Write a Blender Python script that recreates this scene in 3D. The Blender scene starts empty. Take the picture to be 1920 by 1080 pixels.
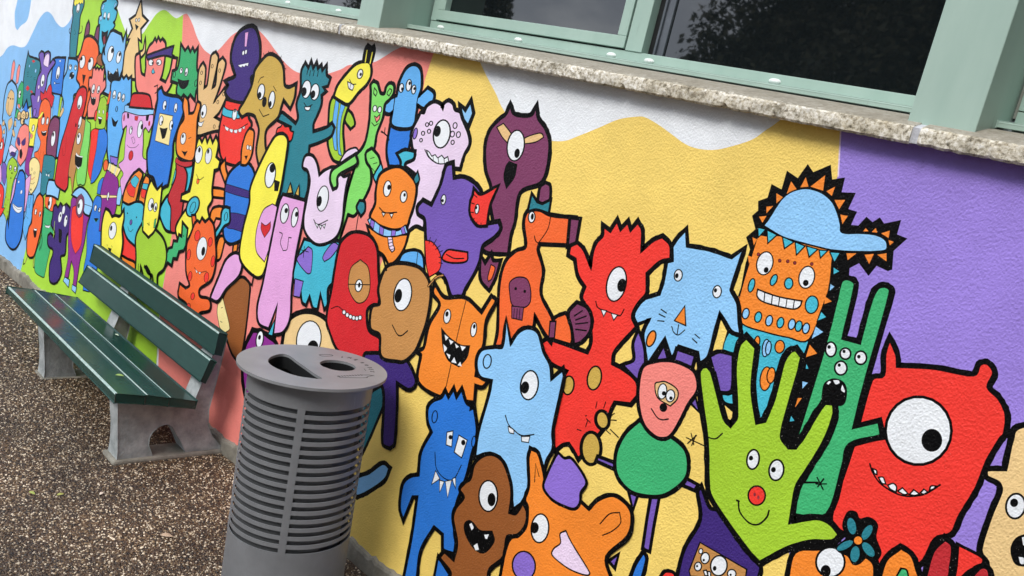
import bpy, math, random
import numpy as np
from mathutils import Vector, Matrix
from mathutils.geometry import tessellate_polygon

random.seed(7)
rng = np.random.default_rng(7)
C = bpy.context.scene.collection
SC = bpy.context.scene

# ------------------------------------------------------------------ camera
FPX = 1637.0                                  # focal length in pixels of a 1920 wide picture
CAM = Vector((0.0, 0.0, 2.08))
MC = Matrix(((0.71174, 0.29675, -0.63668),    # rows: world x, y, z in camera axes (right, down, forward)
             (0.66377, 0.01244, 0.74783),
             (0.22984, -0.95487, -0.18813)))
cam_data = bpy.data.cameras.new('camera')
cam_data.sensor_width = 36.0
cam_data.lens = FPX / 1920.0 * 36.0
cam_data.clip_start = 0.05
cam_data.clip_end = 600.0
cam = bpy.data.objects.new('camera', cam_data)
C.objects.link(cam)
right, down, fwd = MC.col[0], MC.col[1], MC.col[2]
rot = Matrix((right, -down, -fwd)).transposed()
cam.matrix_world = Matrix.Translation(CAM) @ rot.to_4x4()
SC.camera = cam

# ------------------------------------------------------------------ light: overcast sky, soft weak sun
SUN_EL, SUN_AZ = math.radians(47), math.radians(176)   # azimuth clockwise from +Y
world = bpy.data.worlds.new('World')
SC.world = world
world.use_nodes = True
nt = world.node_tree
for n in list(nt.nodes):
    nt.nodes.remove(n)
out = nt.nodes.new('ShaderNodeOutputWorld')
bg = nt.nodes.new('ShaderNodeBackground')
sky = nt.nodes.new('ShaderNodeTexSky')
sky.sky_type = 'NISHITA'
sky.sun_disc = False
sky.sun_elevation = SUN_EL
sky.sun_rotation = SUN_AZ
tc = nt.nodes.new('ShaderNodeTexCoord')
noi = nt.nodes.new('ShaderNodeTexNoise')
noi.inputs['Scale'].default_value = 5.5
noi.inputs['Detail'].default_value = 7.0
noi.inputs['Roughness'].default_value = 0.6
mp = nt.nodes.new('ShaderNodeMapping')
mp.inputs['Scale'].default_value = (1.0, 1.0, 2.4)
rmp = nt.nodes.new('ShaderNodeValToRGB')
rmp.color_ramp.elements[0].position = 0.40
rmp.color_ramp.elements[0].color = (6.3, 6.75, 7.8, 1)
rmp.color_ramp.elements[1].position = 0.62
rmp.color_ramp.elements[1].color = (10.6, 11.0, 11.7, 1)
mix = nt.nodes.new('ShaderNodeMixRGB')
mix.inputs['Fac'].default_value = 0.9
nt.links.new(tc.outputs['Generated'], mp.inputs['Vector'])
nt.links.new(mp.outputs['Vector'], noi.inputs['Vector'])
nt.links.new(noi.outputs['Fac'], rmp.inputs['Fac'])
nt.links.new(sky.outputs['Color'], mix.inputs['Color1'])
nt.links.new(rmp.outputs['Color'], mix.inputs['Color2'])
nt.links.new(mix.outputs['Color'], bg.inputs['Color'])
bg.inputs['Strength'].default_value = 0.115
nt.links.new(bg.outputs['Background'], out.inputs['Surface'])
sun_data = bpy.data.lights.new('sun', 'SUN')
sun_data.energy = 1.35
sun_data.angle = math.radians(22)
sun_data.color = (1.0, 0.96, 0.9)
sun = bpy.data.objects.new('sun', sun_data)
C.objects.link(sun)
sd = Vector((math.sin(SUN_AZ) * math.cos(SUN_EL), math.cos(SUN_AZ) * math.cos(SUN_EL), math.sin(SUN_EL)))
sun.rotation_euler = sd.to_track_quat('Z', 'Y').to_euler()
sun.location = sd * 30
SC.view_settings.view_transform = 'Standard'
SC.view_settings.look = 'None'
SC.view_settings.gamma = 1.0
SC.view_settings.use_curve_mapping = False
SC.view_settings.exposure = 0.97

# ------------------------------------------------------------------ helpers
WALL_Y = 2.495
PAINT_Z0, SILL_Z0, SILL_Z1 = 0.08, 2.25, 2.30


def lin(h):
    v = [int(h[i:i + 2], 16) / 255 for i in (0, 2, 4)]
    return tuple((c / 12.92 if c <= .04045 else ((c + .055) / 1.055) ** 2.4) for c in v)


def new_mat(name):
    m = bpy.data.materials.new(name)
    m.use_nodes = True
    t = m.node_tree
    b = t.nodes['Principled BSDF']
    return m, t, b


def node(t, kind, **kw):
    n = t.nodes.new(kind)
    for k, v in kw.items():
        if k in n.inputs:
            n.inputs[k].default_value = v
        else:
            setattr(n, k, v)
    return n


def mesh_obj(name, verts, faces, mats, parent=None, fmat=None, smooth=False):
    me = bpy.data.meshes.new(name)
    me.from_pydata([tuple(v) for v in verts], [], faces)
    if not isinstance(mats, (list, tuple)):
        mats = [mats]
    for m in mats:
        me.materials.append(m)
    if fmat is not None:
        me.polygons.foreach_set('material_index', fmat)
    if smooth:
        me.polygons.foreach_set('use_smooth', [True] * len(me.polygons))
    me.update()
    o = bpy.data.objects.new(name, me)
    C.objects.link(o)
    if parent is not None:
        o.parent = parent
    return o


def empty(name, loc=(0, 0, 0), rot3=None):
    o = bpy.data.objects.new(name, None)
    C.objects.link(o)
    o.empty_display_size = 0.2
    m = Matrix.Translation(Vector(loc))
    if rot3 is not None:
        m = m @ rot3.to_4x4()
    o.matrix_world = m
    return o


def tag(o, label=None, cat=None, group=None, kind=None):
    if label: o['label'] = label
    if cat: o['category'] = cat
    if group: o['group'] = group
    if kind: o['kind'] = kind
    return o


class MB:
    """collects solids for one mesh"""
    def __init__(s): s.v, s.f = [], []

    def add(s, vs, fs):
        k = len(s.v)
        s.v += [tuple(x) for x in vs]
        s.f += [tuple(i + k for i in f) for f in fs]
        return s

    def box(s, x0, x1, y0, y1, z0, z1):
        return s.hexa([(x0, y0, z0), (x1, y0, z0), (x1, y1, z0), (x0, y1, z0),
                       (x0, y0, z1), (x1, y0, z1), (x1, y1, z1), (x0, y1, z1)])

    def hexa(s, p):
        return s.add(p, [(0, 3, 2, 1), (4, 5, 6, 7), (0, 1, 5, 4), (1, 2, 6, 5), (2, 3, 7, 6), (3, 0, 4, 7)])

    def prism_x(s, prof, x0, x1):
        """profile in (y,z), extruded along x; concave allowed"""
        n = len(prof)
        a = sum(prof[i][0] * prof[(i + 1) % n][1] - prof[(i + 1) % n][0] * prof[i][1] for i in range(n))
        if a < 0: prof = prof[::-1]
        vs = [(x0, y, z) for y, z in prof] + [(x1, y, z) for y, z in prof]
        fs = [(i, (i + 1) % n, (i + 1) % n + n, i + n) for i in range(n)]
        fs = [tuple(reversed(f)) for f in fs]
        tri = tessellate_polygon([[Vector((y, z, 0)) for y, z in prof]])
        for t in tri:
            (ya, za), (yb, zb), (yc, zc) = [prof[i] for i in t]
            ccw = (yb - ya) * (zc - za) - (yc - ya) * (zb - za) > 0
            t = tuple(t) if ccw else tuple(reversed(t))
            fs.append(tuple(i + n for i in t))
            fs.append(tuple(reversed(t)))
        return s.add(vs, fs)

    def build(s, name, mat, parent=None, bevel=0, seg=2, smooth=False, label=None):
        o = mesh_obj(name, s.v, s.f, mat, parent, smooth=smooth)
        if bevel:
            md = o.modifiers.new('bevel', 'BEVEL')
            md.width = bevel
            md.segments = seg
            md.limit_method = 'ANGLE'
            md.angle_limit = math.radians(35)
        if label: o['label'] = label
        return o


# ------------------------------------------------------------------ paint materials
PAL = dict(k='070708', wh='e9edf1', sky='88bdec', lime='a8d93f', coral='f08a80', yel='f3d370', pur='9a82da',
           lpk='e9d3ec', lb='90c8f5', lb2='62b0f0', lb3='7fbcee', aq='45b9d2', aq2='49b7d8', blue='2c79d8', teal='287f8e',
           or1='f3892e', or2='f3692f', red='f0392f', dred='d1242b', crim='bd2a31', tan='e5be84', tan2='ecca8e',
           gold='cba94e', gold2='d9b455', brn='96582a', lbrn='c18a4d', pink='e4a7dd', sal='f5897f', plum='7b3a60',
           vio='7458b4', vio2='8d6fd0', ind='3c2676', mag='8b2b8d', grn='3eb272', grn2='35a868', bgr='82da68',
           lgr='9fca35', hgr='a3cc33', yl='f6ec4f', py='f5e29c', mrn='8a2a36')
PM = {}


def paint(key):
    if key in PM:
        return PM[key]
    m, t, b = new_mat('wall_paint_' + key)
    col = lin(PAL[key])
    geo = node(t, 'ShaderNodeNewGeometry')
    # stucco relief: short wormy grains
    n1 = node(t, 'ShaderNodeTexNoise', Scale=105.0, Detail=3.0, Roughness=0.55, Distortion=0.9)
    n2 = node(t, 'ShaderNodeTexNoise', Scale=17.0, Detail=2.0, Roughness=0.5)
    vo = node(t, 'ShaderNodeTexVoronoi', Scale=120.0, feature='F1')
    mapn = node(t, 'ShaderNodeMapping')
    mapn.inputs['Rotation'].default_value = (0, math.radians(35), 0)
    mapn.inputs['Scale'].default_value = (1.35, 1.0, 1.0)
    t.links.new(geo.outputs['Position'], mapn.inputs['Vector'])
    for n in (n1, n2, vo):
        t.links.new(mapn.outputs['Vector'], n.inputs['Vector'])
    ad = node(t, 'ShaderNodeMath', operation='MULTIPLY_ADD')
    ad.inputs[1].default_value = 0.55
    t.links.new(vo.outputs['Distance'], ad.inputs[0])
    t.links.new(n1.outputs['Fac'], ad.inputs[2])
    ad2 = node(t, 'ShaderNodeMath', operation='MULTIPLY_ADD')
    ad2.inputs[1].default_value = 0.5
    t.links.new(n2.outputs['Fac'], ad2.inputs[0])
    t.links.new(ad.outputs[0], ad2.inputs[2])
    bu = node(t, 'ShaderNodeBump', Strength=1.0, Distance=0.0023)
    t.links.new(ad2.outputs[0], bu.inputs['Height'])
    t.links.new(bu.outputs['Normal'], b.inputs['Normal'])
    # slight unevenness of the coat, pale pinholes where the roller missed the pits
    nv = node(t, 'ShaderNodeTexNoise', Scale=5.0, Detail=5.0, Roughness=0.65)
    t.links.new(geo.outputs['Position'], nv.inputs['Vector'])
    mr = node(t, 'ShaderNodeMapRange')
    mr.inputs['From Min'].default_value, mr.inputs['From Max'].default_value = 0.3, 0.7
    mr.inputs['To Min'].default_value, mr.inputs['To Max'].default_value = 0.90, 1.06
    t.links.new(nv.outputs['Fac'], mr.inputs['Value'])
    hv = node(t, 'ShaderNodeMixRGB', blend_type='MULTIPLY')
    hv.inputs['Fac'].default_value = 1.0
    hv.inputs['Color1'].default_value = (*col, 1)
    t.links.new(mr.outputs['Result'], hv.inputs['Color2'])
    n3 = node(t, 'ShaderNodeTexNoise', Scale=330.0, Detail=1.0)
    t.links.new(geo.outputs['Position'], n3.inputs['Vector'])
    thr = node(t, 'ShaderNodeMapRange')
    lo = 0.75 if key == 'k' else 0.78
    thr.inputs['From Min'].default_value, thr.inputs['From Max'].default_value = lo, lo + 0.05
    t.links.new(n3.outputs['Fac'], thr.inputs['Value'])
    sp = node(t, 'ShaderNodeMixRGB')
    sp.inputs['Color2'].default_value = (0.55, 0.52, 0.48, 1)
    t.links.new(thr.outputs['Result'], sp.inputs['Fac'])
    t.links.new(hv.outputs['Color'], sp.inputs['Color1'])
    t.links.new(sp.outputs['Color'], b.inputs['Base Color'])
    b.inputs['Roughness'].default_value = 0.52 if key != 'k' else 0.45
    b.inputs['Specular IOR Level'].default_value = 0.3 if key != 'k' else 0.12
    PM[key] = m
    return m


# ------------------------------------------------------------------ mural drawing kit: brush strokes on the wall plane
def on_wall(px, py):
    """point of the wall that the sketch position (px,py) was measured from"""
    r = MC @ Vector((px - 960.0, py - 540.0, FPX))
    k = WALL_Y / r.y
    return (CAM.x + r.x * k, CAM.z + r.z * k)


CELL = 4
OCC = np.zeros((300, 520), dtype=np.int32)      # paint layers already laid over each spot (sketch cells, offset 20)
STEP = 2.6e-5                                   # thickness of one coat of paint
LV0 = 0.0012


def cells_of(poly, grow=0):
    a = np.asarray(poly)
    x0, y0 = np.floor(a.min(0) / CELL).astype(int) - 1 - grow
    x1, y1 = np.ceil(a.max(0) / CELL).astype(int) + 1 + grow
    x0, y0 = max(x0, -20), max(y0, -12)
    x1, y1 = min(x1, 498), min(y1, 286)
    return slice(y0 + 12, y1 + 13), slice(x0 + 20, x1 + 21)


def alloc(poly, n=1):
    """lay n coats over the polygon's cells; returns the first coat's number"""
    sy, sx = cells_of(poly)
    sub = OCC[sy, sx]
    if sub.size == 0:
        return 1
    a = np.asarray(poly)
    ys = (np.arange(sy.start - 12, sy.stop - 12) + .5) * CELL
    xs = (np.arange(sx.start - 20, sx.stop - 20) + .5) * CELL
    gx, gy = np.meshgrid(xs, ys)
    ins = np.zeros(gx.shape, bool)
    b = np.roll(a, -1, 0)
    for (xa, ya), (xb, yb) in zip(a, b):
        if ya == yb: continue
        c = ((ya > gy) != (yb > gy)) & (gx < (xb - xa) * (gy - ya) / (yb - ya) + xa)
        ins ^= c
    # the rim too
    for (xa, ya), (xb, yb) in zip(a, b):
        k = int(max(abs(xb - xa), abs(yb - ya)) / CELL) + 2
        ix = np.clip(((np.linspace(xa, xb, k)) / CELL).astype(int) + 20 - sx.start, 0, ins.shape[1] - 1)
        iy = np.clip(((np.linspace(ya, yb, k)) / CELL).astype(int) + 12 - sy.start, 0, ins.shape[0] - 1)
        ins[iy, ix] = True
    d = ins.copy()
    d[1:] |= ins[:-1]; d[:-1] |= ins[1:]
    e = d.copy()
    e[:, 1:] |= d[:, :-1]; e[:, :-1] |= d[:, 1:]
    lv = int(sub[e].max()) + 1 if e.any() else 1
    sub[e] = lv + n - 1
    return lv


def smooth_path(p, closed, sub=5, ang=76):
    n = len(p)
    p = [Vector(q) for q in p]
    corner = [False] * n
    for i in range(n):
        if not closed and i in (0, n - 1):
            corner[i] = True
            continue
        d0, d1 = p[i] - p[i - 1], p[(i + 1) % n] - p[i]
        if d0.length < 1e-9 or d1.length < 1e-9:
            corner[i] = True
        elif d0.angle(d1) > math.radians(ang):
            corner[i] = True
    outp, cn = [], []
    for i in range(n if closed else n - 1):
        a, b = p[i], p[(i + 1) % n]
        L = (b - a).length
        ta = (b - a) if corner[i] else (b - p[i - 1]) * .5
        tb = (b - a) if corner[(i + 1) % n] else (p[(i + 2) % n] - a) * .5
        for t_ in (ta, tb):
            if t_.length > 1.3 * L: t_ *= 1.3 * L / t_.length
        k = sub
        if corner[i] and corner[(i + 1) % n]: k = 1
        for j in range(k):
            t = j / k
            h = (2 * t ** 3 - 3 * t ** 2 + 1) * a + (t ** 3 - 2 * t ** 2 + t) * ta + (-2 * t ** 3 + 3 * t ** 2) * b + (t ** 3 - t ** 2) * tb
            outp.append(h)
            cn.append(corner[i] and j == 0)
    if not closed:
        outp.append(p[-1]); cn.append(True)
    return outp, cn


class Sketch:
    x0 = y0 = 0.0
    s = 4.0
    k = 1.75
    thr = 2.0
    fig = None


building = empty('building', (-4.0, WALL_Y, 0.0))
tag(building, 'school building with a painted white wall, stone sill and green framed windows', 'building')
OFF = Vector((4.0, -WALL_Y, 0.0))


class Fig:
    def __init__(s, name, label):
        s.name, s.label = name, label
        s.v, s.f, s.m, s.mats = [], [], [], []
        s.eyes = []
        s.bag = None

    def mi(s, key):
        if key not in s.mats: s.mats.append(key)
        return s.mats.index(key)

    def poly(s, wp, lv, key):
        y = WALL_Y - LV0 - lv * STEP
        k = len(s.v)
        s.v += [(q[0], y, q[1]) for q in wp]
        mi = s.mi(key)
        for t in tessellate_polygon([[Vector((q[0], q[1], 0)) for q in wp]]):
            a, b, c = [wp[i] for i in t]
            ar = (b[0] - a[0]) * (c[1] - a[1]) - (c[0] - a[0]) * (b[1] - a[1])
            if abs(ar) < 1e-10: continue
            t = tuple(t) if ar > 0 else tuple(reversed(t))
            s.f.append(tuple(i + k for i in t))
            s.m.append(mi)

    def ribbon(s, wp, hw, lv, key, closed, fl=1.0, fr=1.0):
        y = WALL_Y - LV0 - lv * STEP
        n = len(wp)
        if closed:
            ar = sum(wp[i - 1][0] * wp[i][1] - wp[i][0] * wp[i - 1][1] for i in range(n))
            if ar < 0: fl, fr = fr, fl
        k = len(s.v)
        mi = s.mi(key)
        w = [Vector(q) for q in wp]
        for i in range(n):
            a = w[i - 1] if (closed or i > 0) else w[i] - (w[i + 1] - w[i])
            b = w[(i + 1) % n] if (closed or i < n - 1) else w[i] + (w[i] - w[i - 1])
            d0, d1 = (w[i] - a), (b - w[i])
            if d0.length < 1e-9: d0 = d1
            if d1.length < 1e-9: d1 = d0
            d0 = d0.normalized() if d0.length else Vector((1, 0))
            d1 = d1.normalized() if d1.length else Vector((1, 0))
            n0, n1 = Vector((-d0.y, d0.x)), Vector((-d1.y, d1.x))
            nn = n0 + n1
            if nn.length < .2:
                nn = n0
            else:
                nn.normalize()
                nn = nn * min(1.0 / max(nn.dot(n0), .3), 1.9)
            h = hw * random.uniform(.90, 1.10)
            p, q = w[i] + nn * h * fl, w[i] - nn * h * fr
            s.v += [(p.x, y, p.y), (q.x, y, q.y)]
        for i in range(n if closed else n - 1):
            j = (i + 1) % n
            s.f.append((k + 2 * i + 1, k + 2 * j + 1, k + 2 * j, k + 2 * i))
            s.m.append(mi)
        if not closed:
            for e, o in ((0, 1), (n - 1, n - 2)):
                d = (w[e] - w[o]).normalized()
                nn = Vector((-d.y, d.x))
                kk = len(s.v)
                for a in range(7):
                    an = math.pi * a / 6
                    p = w[e] + nn * hw * math.cos(an) + d * hw * math.sin(an)
                    s.v.append((p.x, y, p.y))
                s.f.append(tuple(reversed(range(kk, kk + 7))))
                s.m.append(mi)

    def close(s):
        if not s.f: return
        off = OFF
        o = mesh_obj(s.name, [Vector(v) + off for v in s.v], s.f, [paint(k) for k in s.mats], building, s.m)
        if s.label: o['label'] = s.label
        for e in s.eyes:
            q = mesh_obj('eye', [Vector(v) + off for v in e.v], e.f, [paint(k) for k in e.mats], o, e.m)


def T(x0, y0, s):
    Sketch.x0, Sketch.y0, Sketch.s = x0, y0, float(s)


def T4(i, j):
    T(480 * i, 270 * j, 4)


def F(name, label):
    if Sketch.fig: Sketch.fig.close()
    Sketch.fig = Fig(name, label)


def px(p):
    return (Sketch.x0 + p[0] / Sketch.s, Sketch.y0 + p[1] / Sketch.s)


def clip_z(wp, z, up):
    """keep the part of a polygon below (up) or above a height"""
    o = []
    for i in range(len(wp)):
        a, b = wp[i - 1], wp[i]
        ia, ib = (a[1] <= z) == up, (b[1] <= z) == up
        if ia != ib:
            t = (z - a[1]) / (b[1] - a[1])
            o.append((a[0] + (b[0] - a[0]) * t, z))
        if ib: o.append(b)
    return o


def parse(s):
    return [tuple(float(c) for c in q.split(',')) for q in s.split()]


def hw_of(pt, w):
    """half brush width in metres for a stroke w sketch units wide at pt"""
    a, b = on_wall(pt[0], pt[1] - 2), on_wall(pt[0], pt[1] + 2)
    return abs(a[1] - b[1]) / 4 * (w / Sketch.s) * .5


def P(key, pts, w=None, sm=True, ang=76):
    f = Sketch.fig
    w = Sketch.w if w is None else w
    p = [px(q) for q in parse(pts)]
    if sm:
        p, _ = smooth_path(p, True, ang=ang)
    cx = sum(q[0] for q in p) / len(p); cy = sum(q[1] for q in p) / len(p)
    lv = alloc([tuple(q) for q in p], 2 if w else 1)
    wp = [on_wall(*q) for q in p]
    cp = clip_z(clip_z(wp, 2.262, True), .05, False)
    if len(cp) > 2: f.poly(cp, lv, key)
    if w:
        thick = w / Sketch.s > Sketch.thr            # contour strokes lie mostly outside the colour, detail strokes on its edge
        f.ribbon(wp, hw_of((cx, cy), w), lv + 1, 'k', True, .6 if thick else 1.0, 2.0 * Sketch.k if thick else 1.1)


def L(pts, w, key='k', sm=True):
    f = Sketch.fig
    p = [px(q) for q in parse(pts)]
    if sm and len(p) > 2:
        p, _ = smooth_path(p, False)
    p = [tuple(q) for q in p]
    lv = alloc(p + p[::-1])
    f.ribbon([on_wall(*q) for q in p], hw_of(p[0], w), lv, key, False)


def ell(x, y, rx, ry, rot, n=22):
    c, s_ = math.cos(math.radians(rot)), math.sin(math.radians(rot))
    o = []
    for i in range(n):
        a = 2 * math.pi * i / n
        u, v = rx * math.cos(a), ry * math.sin(a)
        o.append(px((x + u * c - v * s_, y + u * s_ + v * c)))
    return o


def D(key, x, y, rx, ry=None, rot=0, w=None):
    ry = rx if ry is None else ry
    w = Sketch.t if w is None else w
    f = Sketch.fig
    big = ell(x, y, rx + w * .5, ry + w * .5, rot)
    lv = alloc(big, 2)
    if w:
        f.poly([on_wall(*q) for q in big], lv, 'k')
    f.poly([on_wall(*q) for q in ell(x, y, max(rx - w * .5, .5), max(ry - w * .5, .5), rot)], lv + 1, key)


def E(x, y, rx, ry, rot=0, pu=None, w=None, key='wh'):
    """an eye: ring, white, pupil"""
    main = Sketch.fig
    e = Fig('eye', None)
    Sketch.fig = e
    D(key, x, y, rx, ry, rot, w)
    if pu:
        prx = pu[2]
        pry = pu[3] if len(pu) > 3 else prx * 1.3
        D('k', pu[0], pu[1], prx, pry, rot, 0)
    Sketch.fig = main
    main.eyes.append(e)


def teeth(s, w=None):
    for q in s.split('|'):
        P('wh', q.strip(), Sketch.t if w is None else w)
# ------------------------------------------------------------------ plain materials
def grain_mat(name, c0, c1, scale=8.0, rough=0.6, bump=0.3, bscale=60.0, bdist=0.002, spec=0.5, detail=6.0, coat=0.0, stretch=None, metal=0.0, fleck=None):
    m, t, b = new_mat(name)
    tcn = node(t, 'ShaderNodeTexCoord')
    src = tcn.outputs['Object']
    if stretch:
        mpn = node(t, 'ShaderNodeMapping')
        mpn.inputs['Scale'].default_value = stretch
        t.links.new(src, mpn.inputs['Vector'])
        src = mpn.outputs['Vector']
    n1 = node(t, 'ShaderNodeTexNoise', Scale=scale, Detail=detail, Roughness=0.62)
    t.links.new(src, n1.inputs['Vector'])
    r = node(t, 'ShaderNodeValToRGB')
    r.color_ramp.elements[0].position, r.color_ramp.elements[1].position = 0.32, 0.7
    r.color_ramp.elements[0].color, r.color_ramp.elements[1].color = (*lin(c0), 1), (*lin(c1), 1)
    t.links.new(n1.outputs['Fac'], r.inputs['Fac'])
    colour = r.outputs['Color']
    if fleck:                                   # pale scuffs and dried splashes
        for sc_, lo_, st_ in ((38.0, .70, None), (9.0, .66, (1.0, 1.0, .12))):
            nf = node(t, 'ShaderNodeTexNoise', Scale=sc_, Detail=6.0, Roughness=0.7)
            if st_:
                mf = node(t, 'ShaderNodeMapping')
                mf.inputs['Scale'].default_value = (3.0, 3.0, .35)
                t.links.new(tcn.outputs['Object'], mf.inputs['Vector'])
                t.links.new(mf.outputs['Vector'], nf.inputs['Vector'])
            else:
                t.links.new(tcn.outputs['Object'], nf.inputs['Vector'])
            tf = node(t, 'ShaderNodeMapRange')
            tf.inputs['From Min'].default_value, tf.inputs['From Max'].default_value = lo_, lo_ + .06
            tf.inputs['To Max'].default_value = .55 if not st_ else .3
            t.links.new(nf.outputs['Fac'], tf.inputs['Value'])
            xf = node(t, 'ShaderNodeMixRGB')
            xf.inputs['Color2'].default_value = (*lin(fleck), 1)
            t.links.new(tf.outputs['Result'], xf.inputs['Fac'])
            t.links.new(colour, xf.inputs['Color1'])
            colour = xf.outputs['Color']
    t.links.new(colour, b.inputs['Base Color'])
    n2 = node(t, 'ShaderNodeTexNoise', Scale=bscale, Detail=5.0, Roughness=0.6)
    t.links.new(src, n2.inputs['Vector'])
    bu = node(t, 'ShaderNodeBump', Strength=bump, Distance=bdist)
    t.links.new(n2.outputs['Fac'], bu.inputs['Height'])
    t.links.new(bu.outputs['Normal'], b.inputs['Normal'])
    rr = node(t, 'ShaderNodeMapRange')
    rr.inputs['To Min'].default_value, rr.inputs['To Max'].default_value = rough * .75, min(rough * 1.25, 1)
    t.links.new(n1.outputs['Fac'], rr.inputs['Value'])
    t.links.new(rr.outputs['Result'], b.inputs['Roughness'])
    b.inputs['Specular IOR Level'].default_value = spec
    b.inputs['Coat Weight'].default_value = coat
    b.inputs['Coat Roughness'].default_value = 0.08
    b.inputs['Metallic'].default_value = metal
    return m


M_FRAME = grain_mat('green_frame_enamel', '98b0a5', 'a3b9ae', 2.4, 0.42, 0.08, 160, 0.0008, spec=0.3, stretch=(4, 4, .9), fleck='6f7d74')
M_GASKET = grain_mat('black_gasket', '0c0d0e', '17181a', 20, 0.5)
M_TRACK = grain_mat('grey_track', '4b5057', '5d626a', 12, 0.35)
M_TAUPE = grain_mat('taupe_sealant', '7f827a', '8e9188', 12, 0.6)
M_CAP = grain_mat('white_plastic', 'd9dedb', 'e9ecea', 20, 0.4)
M_CONC = grain_mat('plinth_concrete', '5f5c53', '938f84', 9, 0.9, 0.9, 90, 0.004)
M_BENCHC = grain_mat('bench_concrete', '7d8484', 'adb2b3', 14, 0.85, 0.8, 70, 0.004)
M_MORTAR = grain_mat('mortar', 'a5a6ac', 'c4c5ca', 60, 0.9, 0.8, 120, 0.003)

m, t, b = new_mat('dark_window_glass')
b.inputs['Base Color'].default_value = (0.006, 0.008, 0.009, 1)
b.inputs['Roughness'].default_value = 0.02
b.inputs['IOR'].default_value = 1.72
M_GLASS = m


def stone_mat():
    m, t, b = new_mat('sill_stone')
    geo = node(t, 'ShaderNodeNewGeometry')
    v1 = node(t, 'ShaderNodeTexVoronoi', Scale=120.0)
    v2 = node(t, 'ShaderNodeTexNoise', Scale=80.0, Detail=8.0, Roughness=0.75)
    v3 = node(t, 'ShaderNodeTexNoise', Scale=5.0, Detail=5.0, Roughness=0.6)
    for n in (v1, v2, v3): t.links.new(geo.outputs['Position'], n.inputs['Vector'])
    r = node(t, 'ShaderNodeValToRGB')
    e = r.color_ramp.elements
    e[0].position, e[0].color = 0.30, (*lin('3b372e'), 1)
    e[1].position, e[1].color = 0.66, (*lin('f3f0e9'), 1)
    k = e.new(0.40); k.color = (*lin('938b78'), 1)
    k = e.new(0.50); k.color = (*lin('cdc6b6'), 1)
    t.links.new(v2.outputs['Fac'], r.inputs['Fac'])
    cell = node(t, 'ShaderNodeMixRGB', blend_type='OVERLAY')
    cell.inputs['Fac'].default_value = 0.45
    t.links.new(r.outputs['Color'], cell.inputs['Color1'])
    bw = node(t, 'ShaderNodeRGBToBW')
    t.links.new(v1.outputs['Color'], bw.inputs['Color'])
    t.links.new(bw.outputs['Val'], cell.inputs['Color2'])
    # ochre lichen and grey runs
    st = node(t, 'ShaderNodeMapRange')
    st.inputs['From Min'].default_value, st.inputs['From Max'].default_value = 0.5, 0.68
    st.inputs['To Max'].default_value = 0.55
    t.links.new(v3.outputs['Fac'], st.inputs['Value'])
    oc = node(t, 'ShaderNodeMixRGB', blend_type='MULTIPLY')
    oc.inputs['Color2'].default_value = (*lin('b3a683'), 1)
    t.links.new(st.outputs['Result'], oc.inputs['Fac'])
    t.links.new(cell.outputs['Color'], oc.inputs['Color1'])
    dk = node(t, 'ShaderNodeTexNoise', Scale=11.0, Detail=6.0, Roughness=0.7)
    t.links.new(geo.outputs['Position'], dk.inputs['Vector'])
    dm = node(t, 'ShaderNodeMapRange')
    dm.inputs['From Min'].default_value, dm.inputs['From Max'].default_value = 0.50, 0.66
    dm.inputs['To Max'].default_value = 0.8
    t.links.new(dk.outputs['Fac'], dm.inputs['Value'])
    dx = node(t, 'ShaderNodeMixRGB', blend_type='MULTIPLY')
    dx.inputs['Color2'].default_value = (*lin('8b8678'), 1)
    t.links.new(dm.outputs['Result'], dx.inputs['Fac'])
    t.links.new(oc.outputs['Color'], dx.inputs['Color1'])
    oc = dx
    # weathered top: settled grey grime
    sx = node(t, 'ShaderNodeSeparateXYZ')
    t.links.new(geo.outputs['True Normal'], sx.inputs['Vector'])
    tp = node(t, 'ShaderNodeMapRange')
    tp.inputs['From Min'].default_value, tp.inputs['From Max'].default_value = 0.75, 0.95
    tp.inputs['To Max'].default_value = 0.8
    t.links.new(sx.outputs['Z'], tp.inputs['Value'])
    gr = node(t, 'ShaderNodeMixRGB')
    gr.inputs['Color2'].default_value = (*lin('847e71'), 1)
    t.links.new(tp.outputs['Result'], gr.inputs['Fac'])
    t.links.new(oc.outputs['Color'], gr.inputs['Color1'])
    t.links.new(gr.outputs['Color'], b.inputs['Base Color'])
    bu = node(t, 'ShaderNodeBump', Strength=0.6, Distance=0.003)
    t.links.new(v2.outputs['Fac'], bu.inputs['Height'])
    t.links.new(bu.outputs['Normal'], b.inputs['Normal'])
    b.inputs['Roughness'].default_value = 0.9
    return m


M_STONE = stone_mat()


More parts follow.
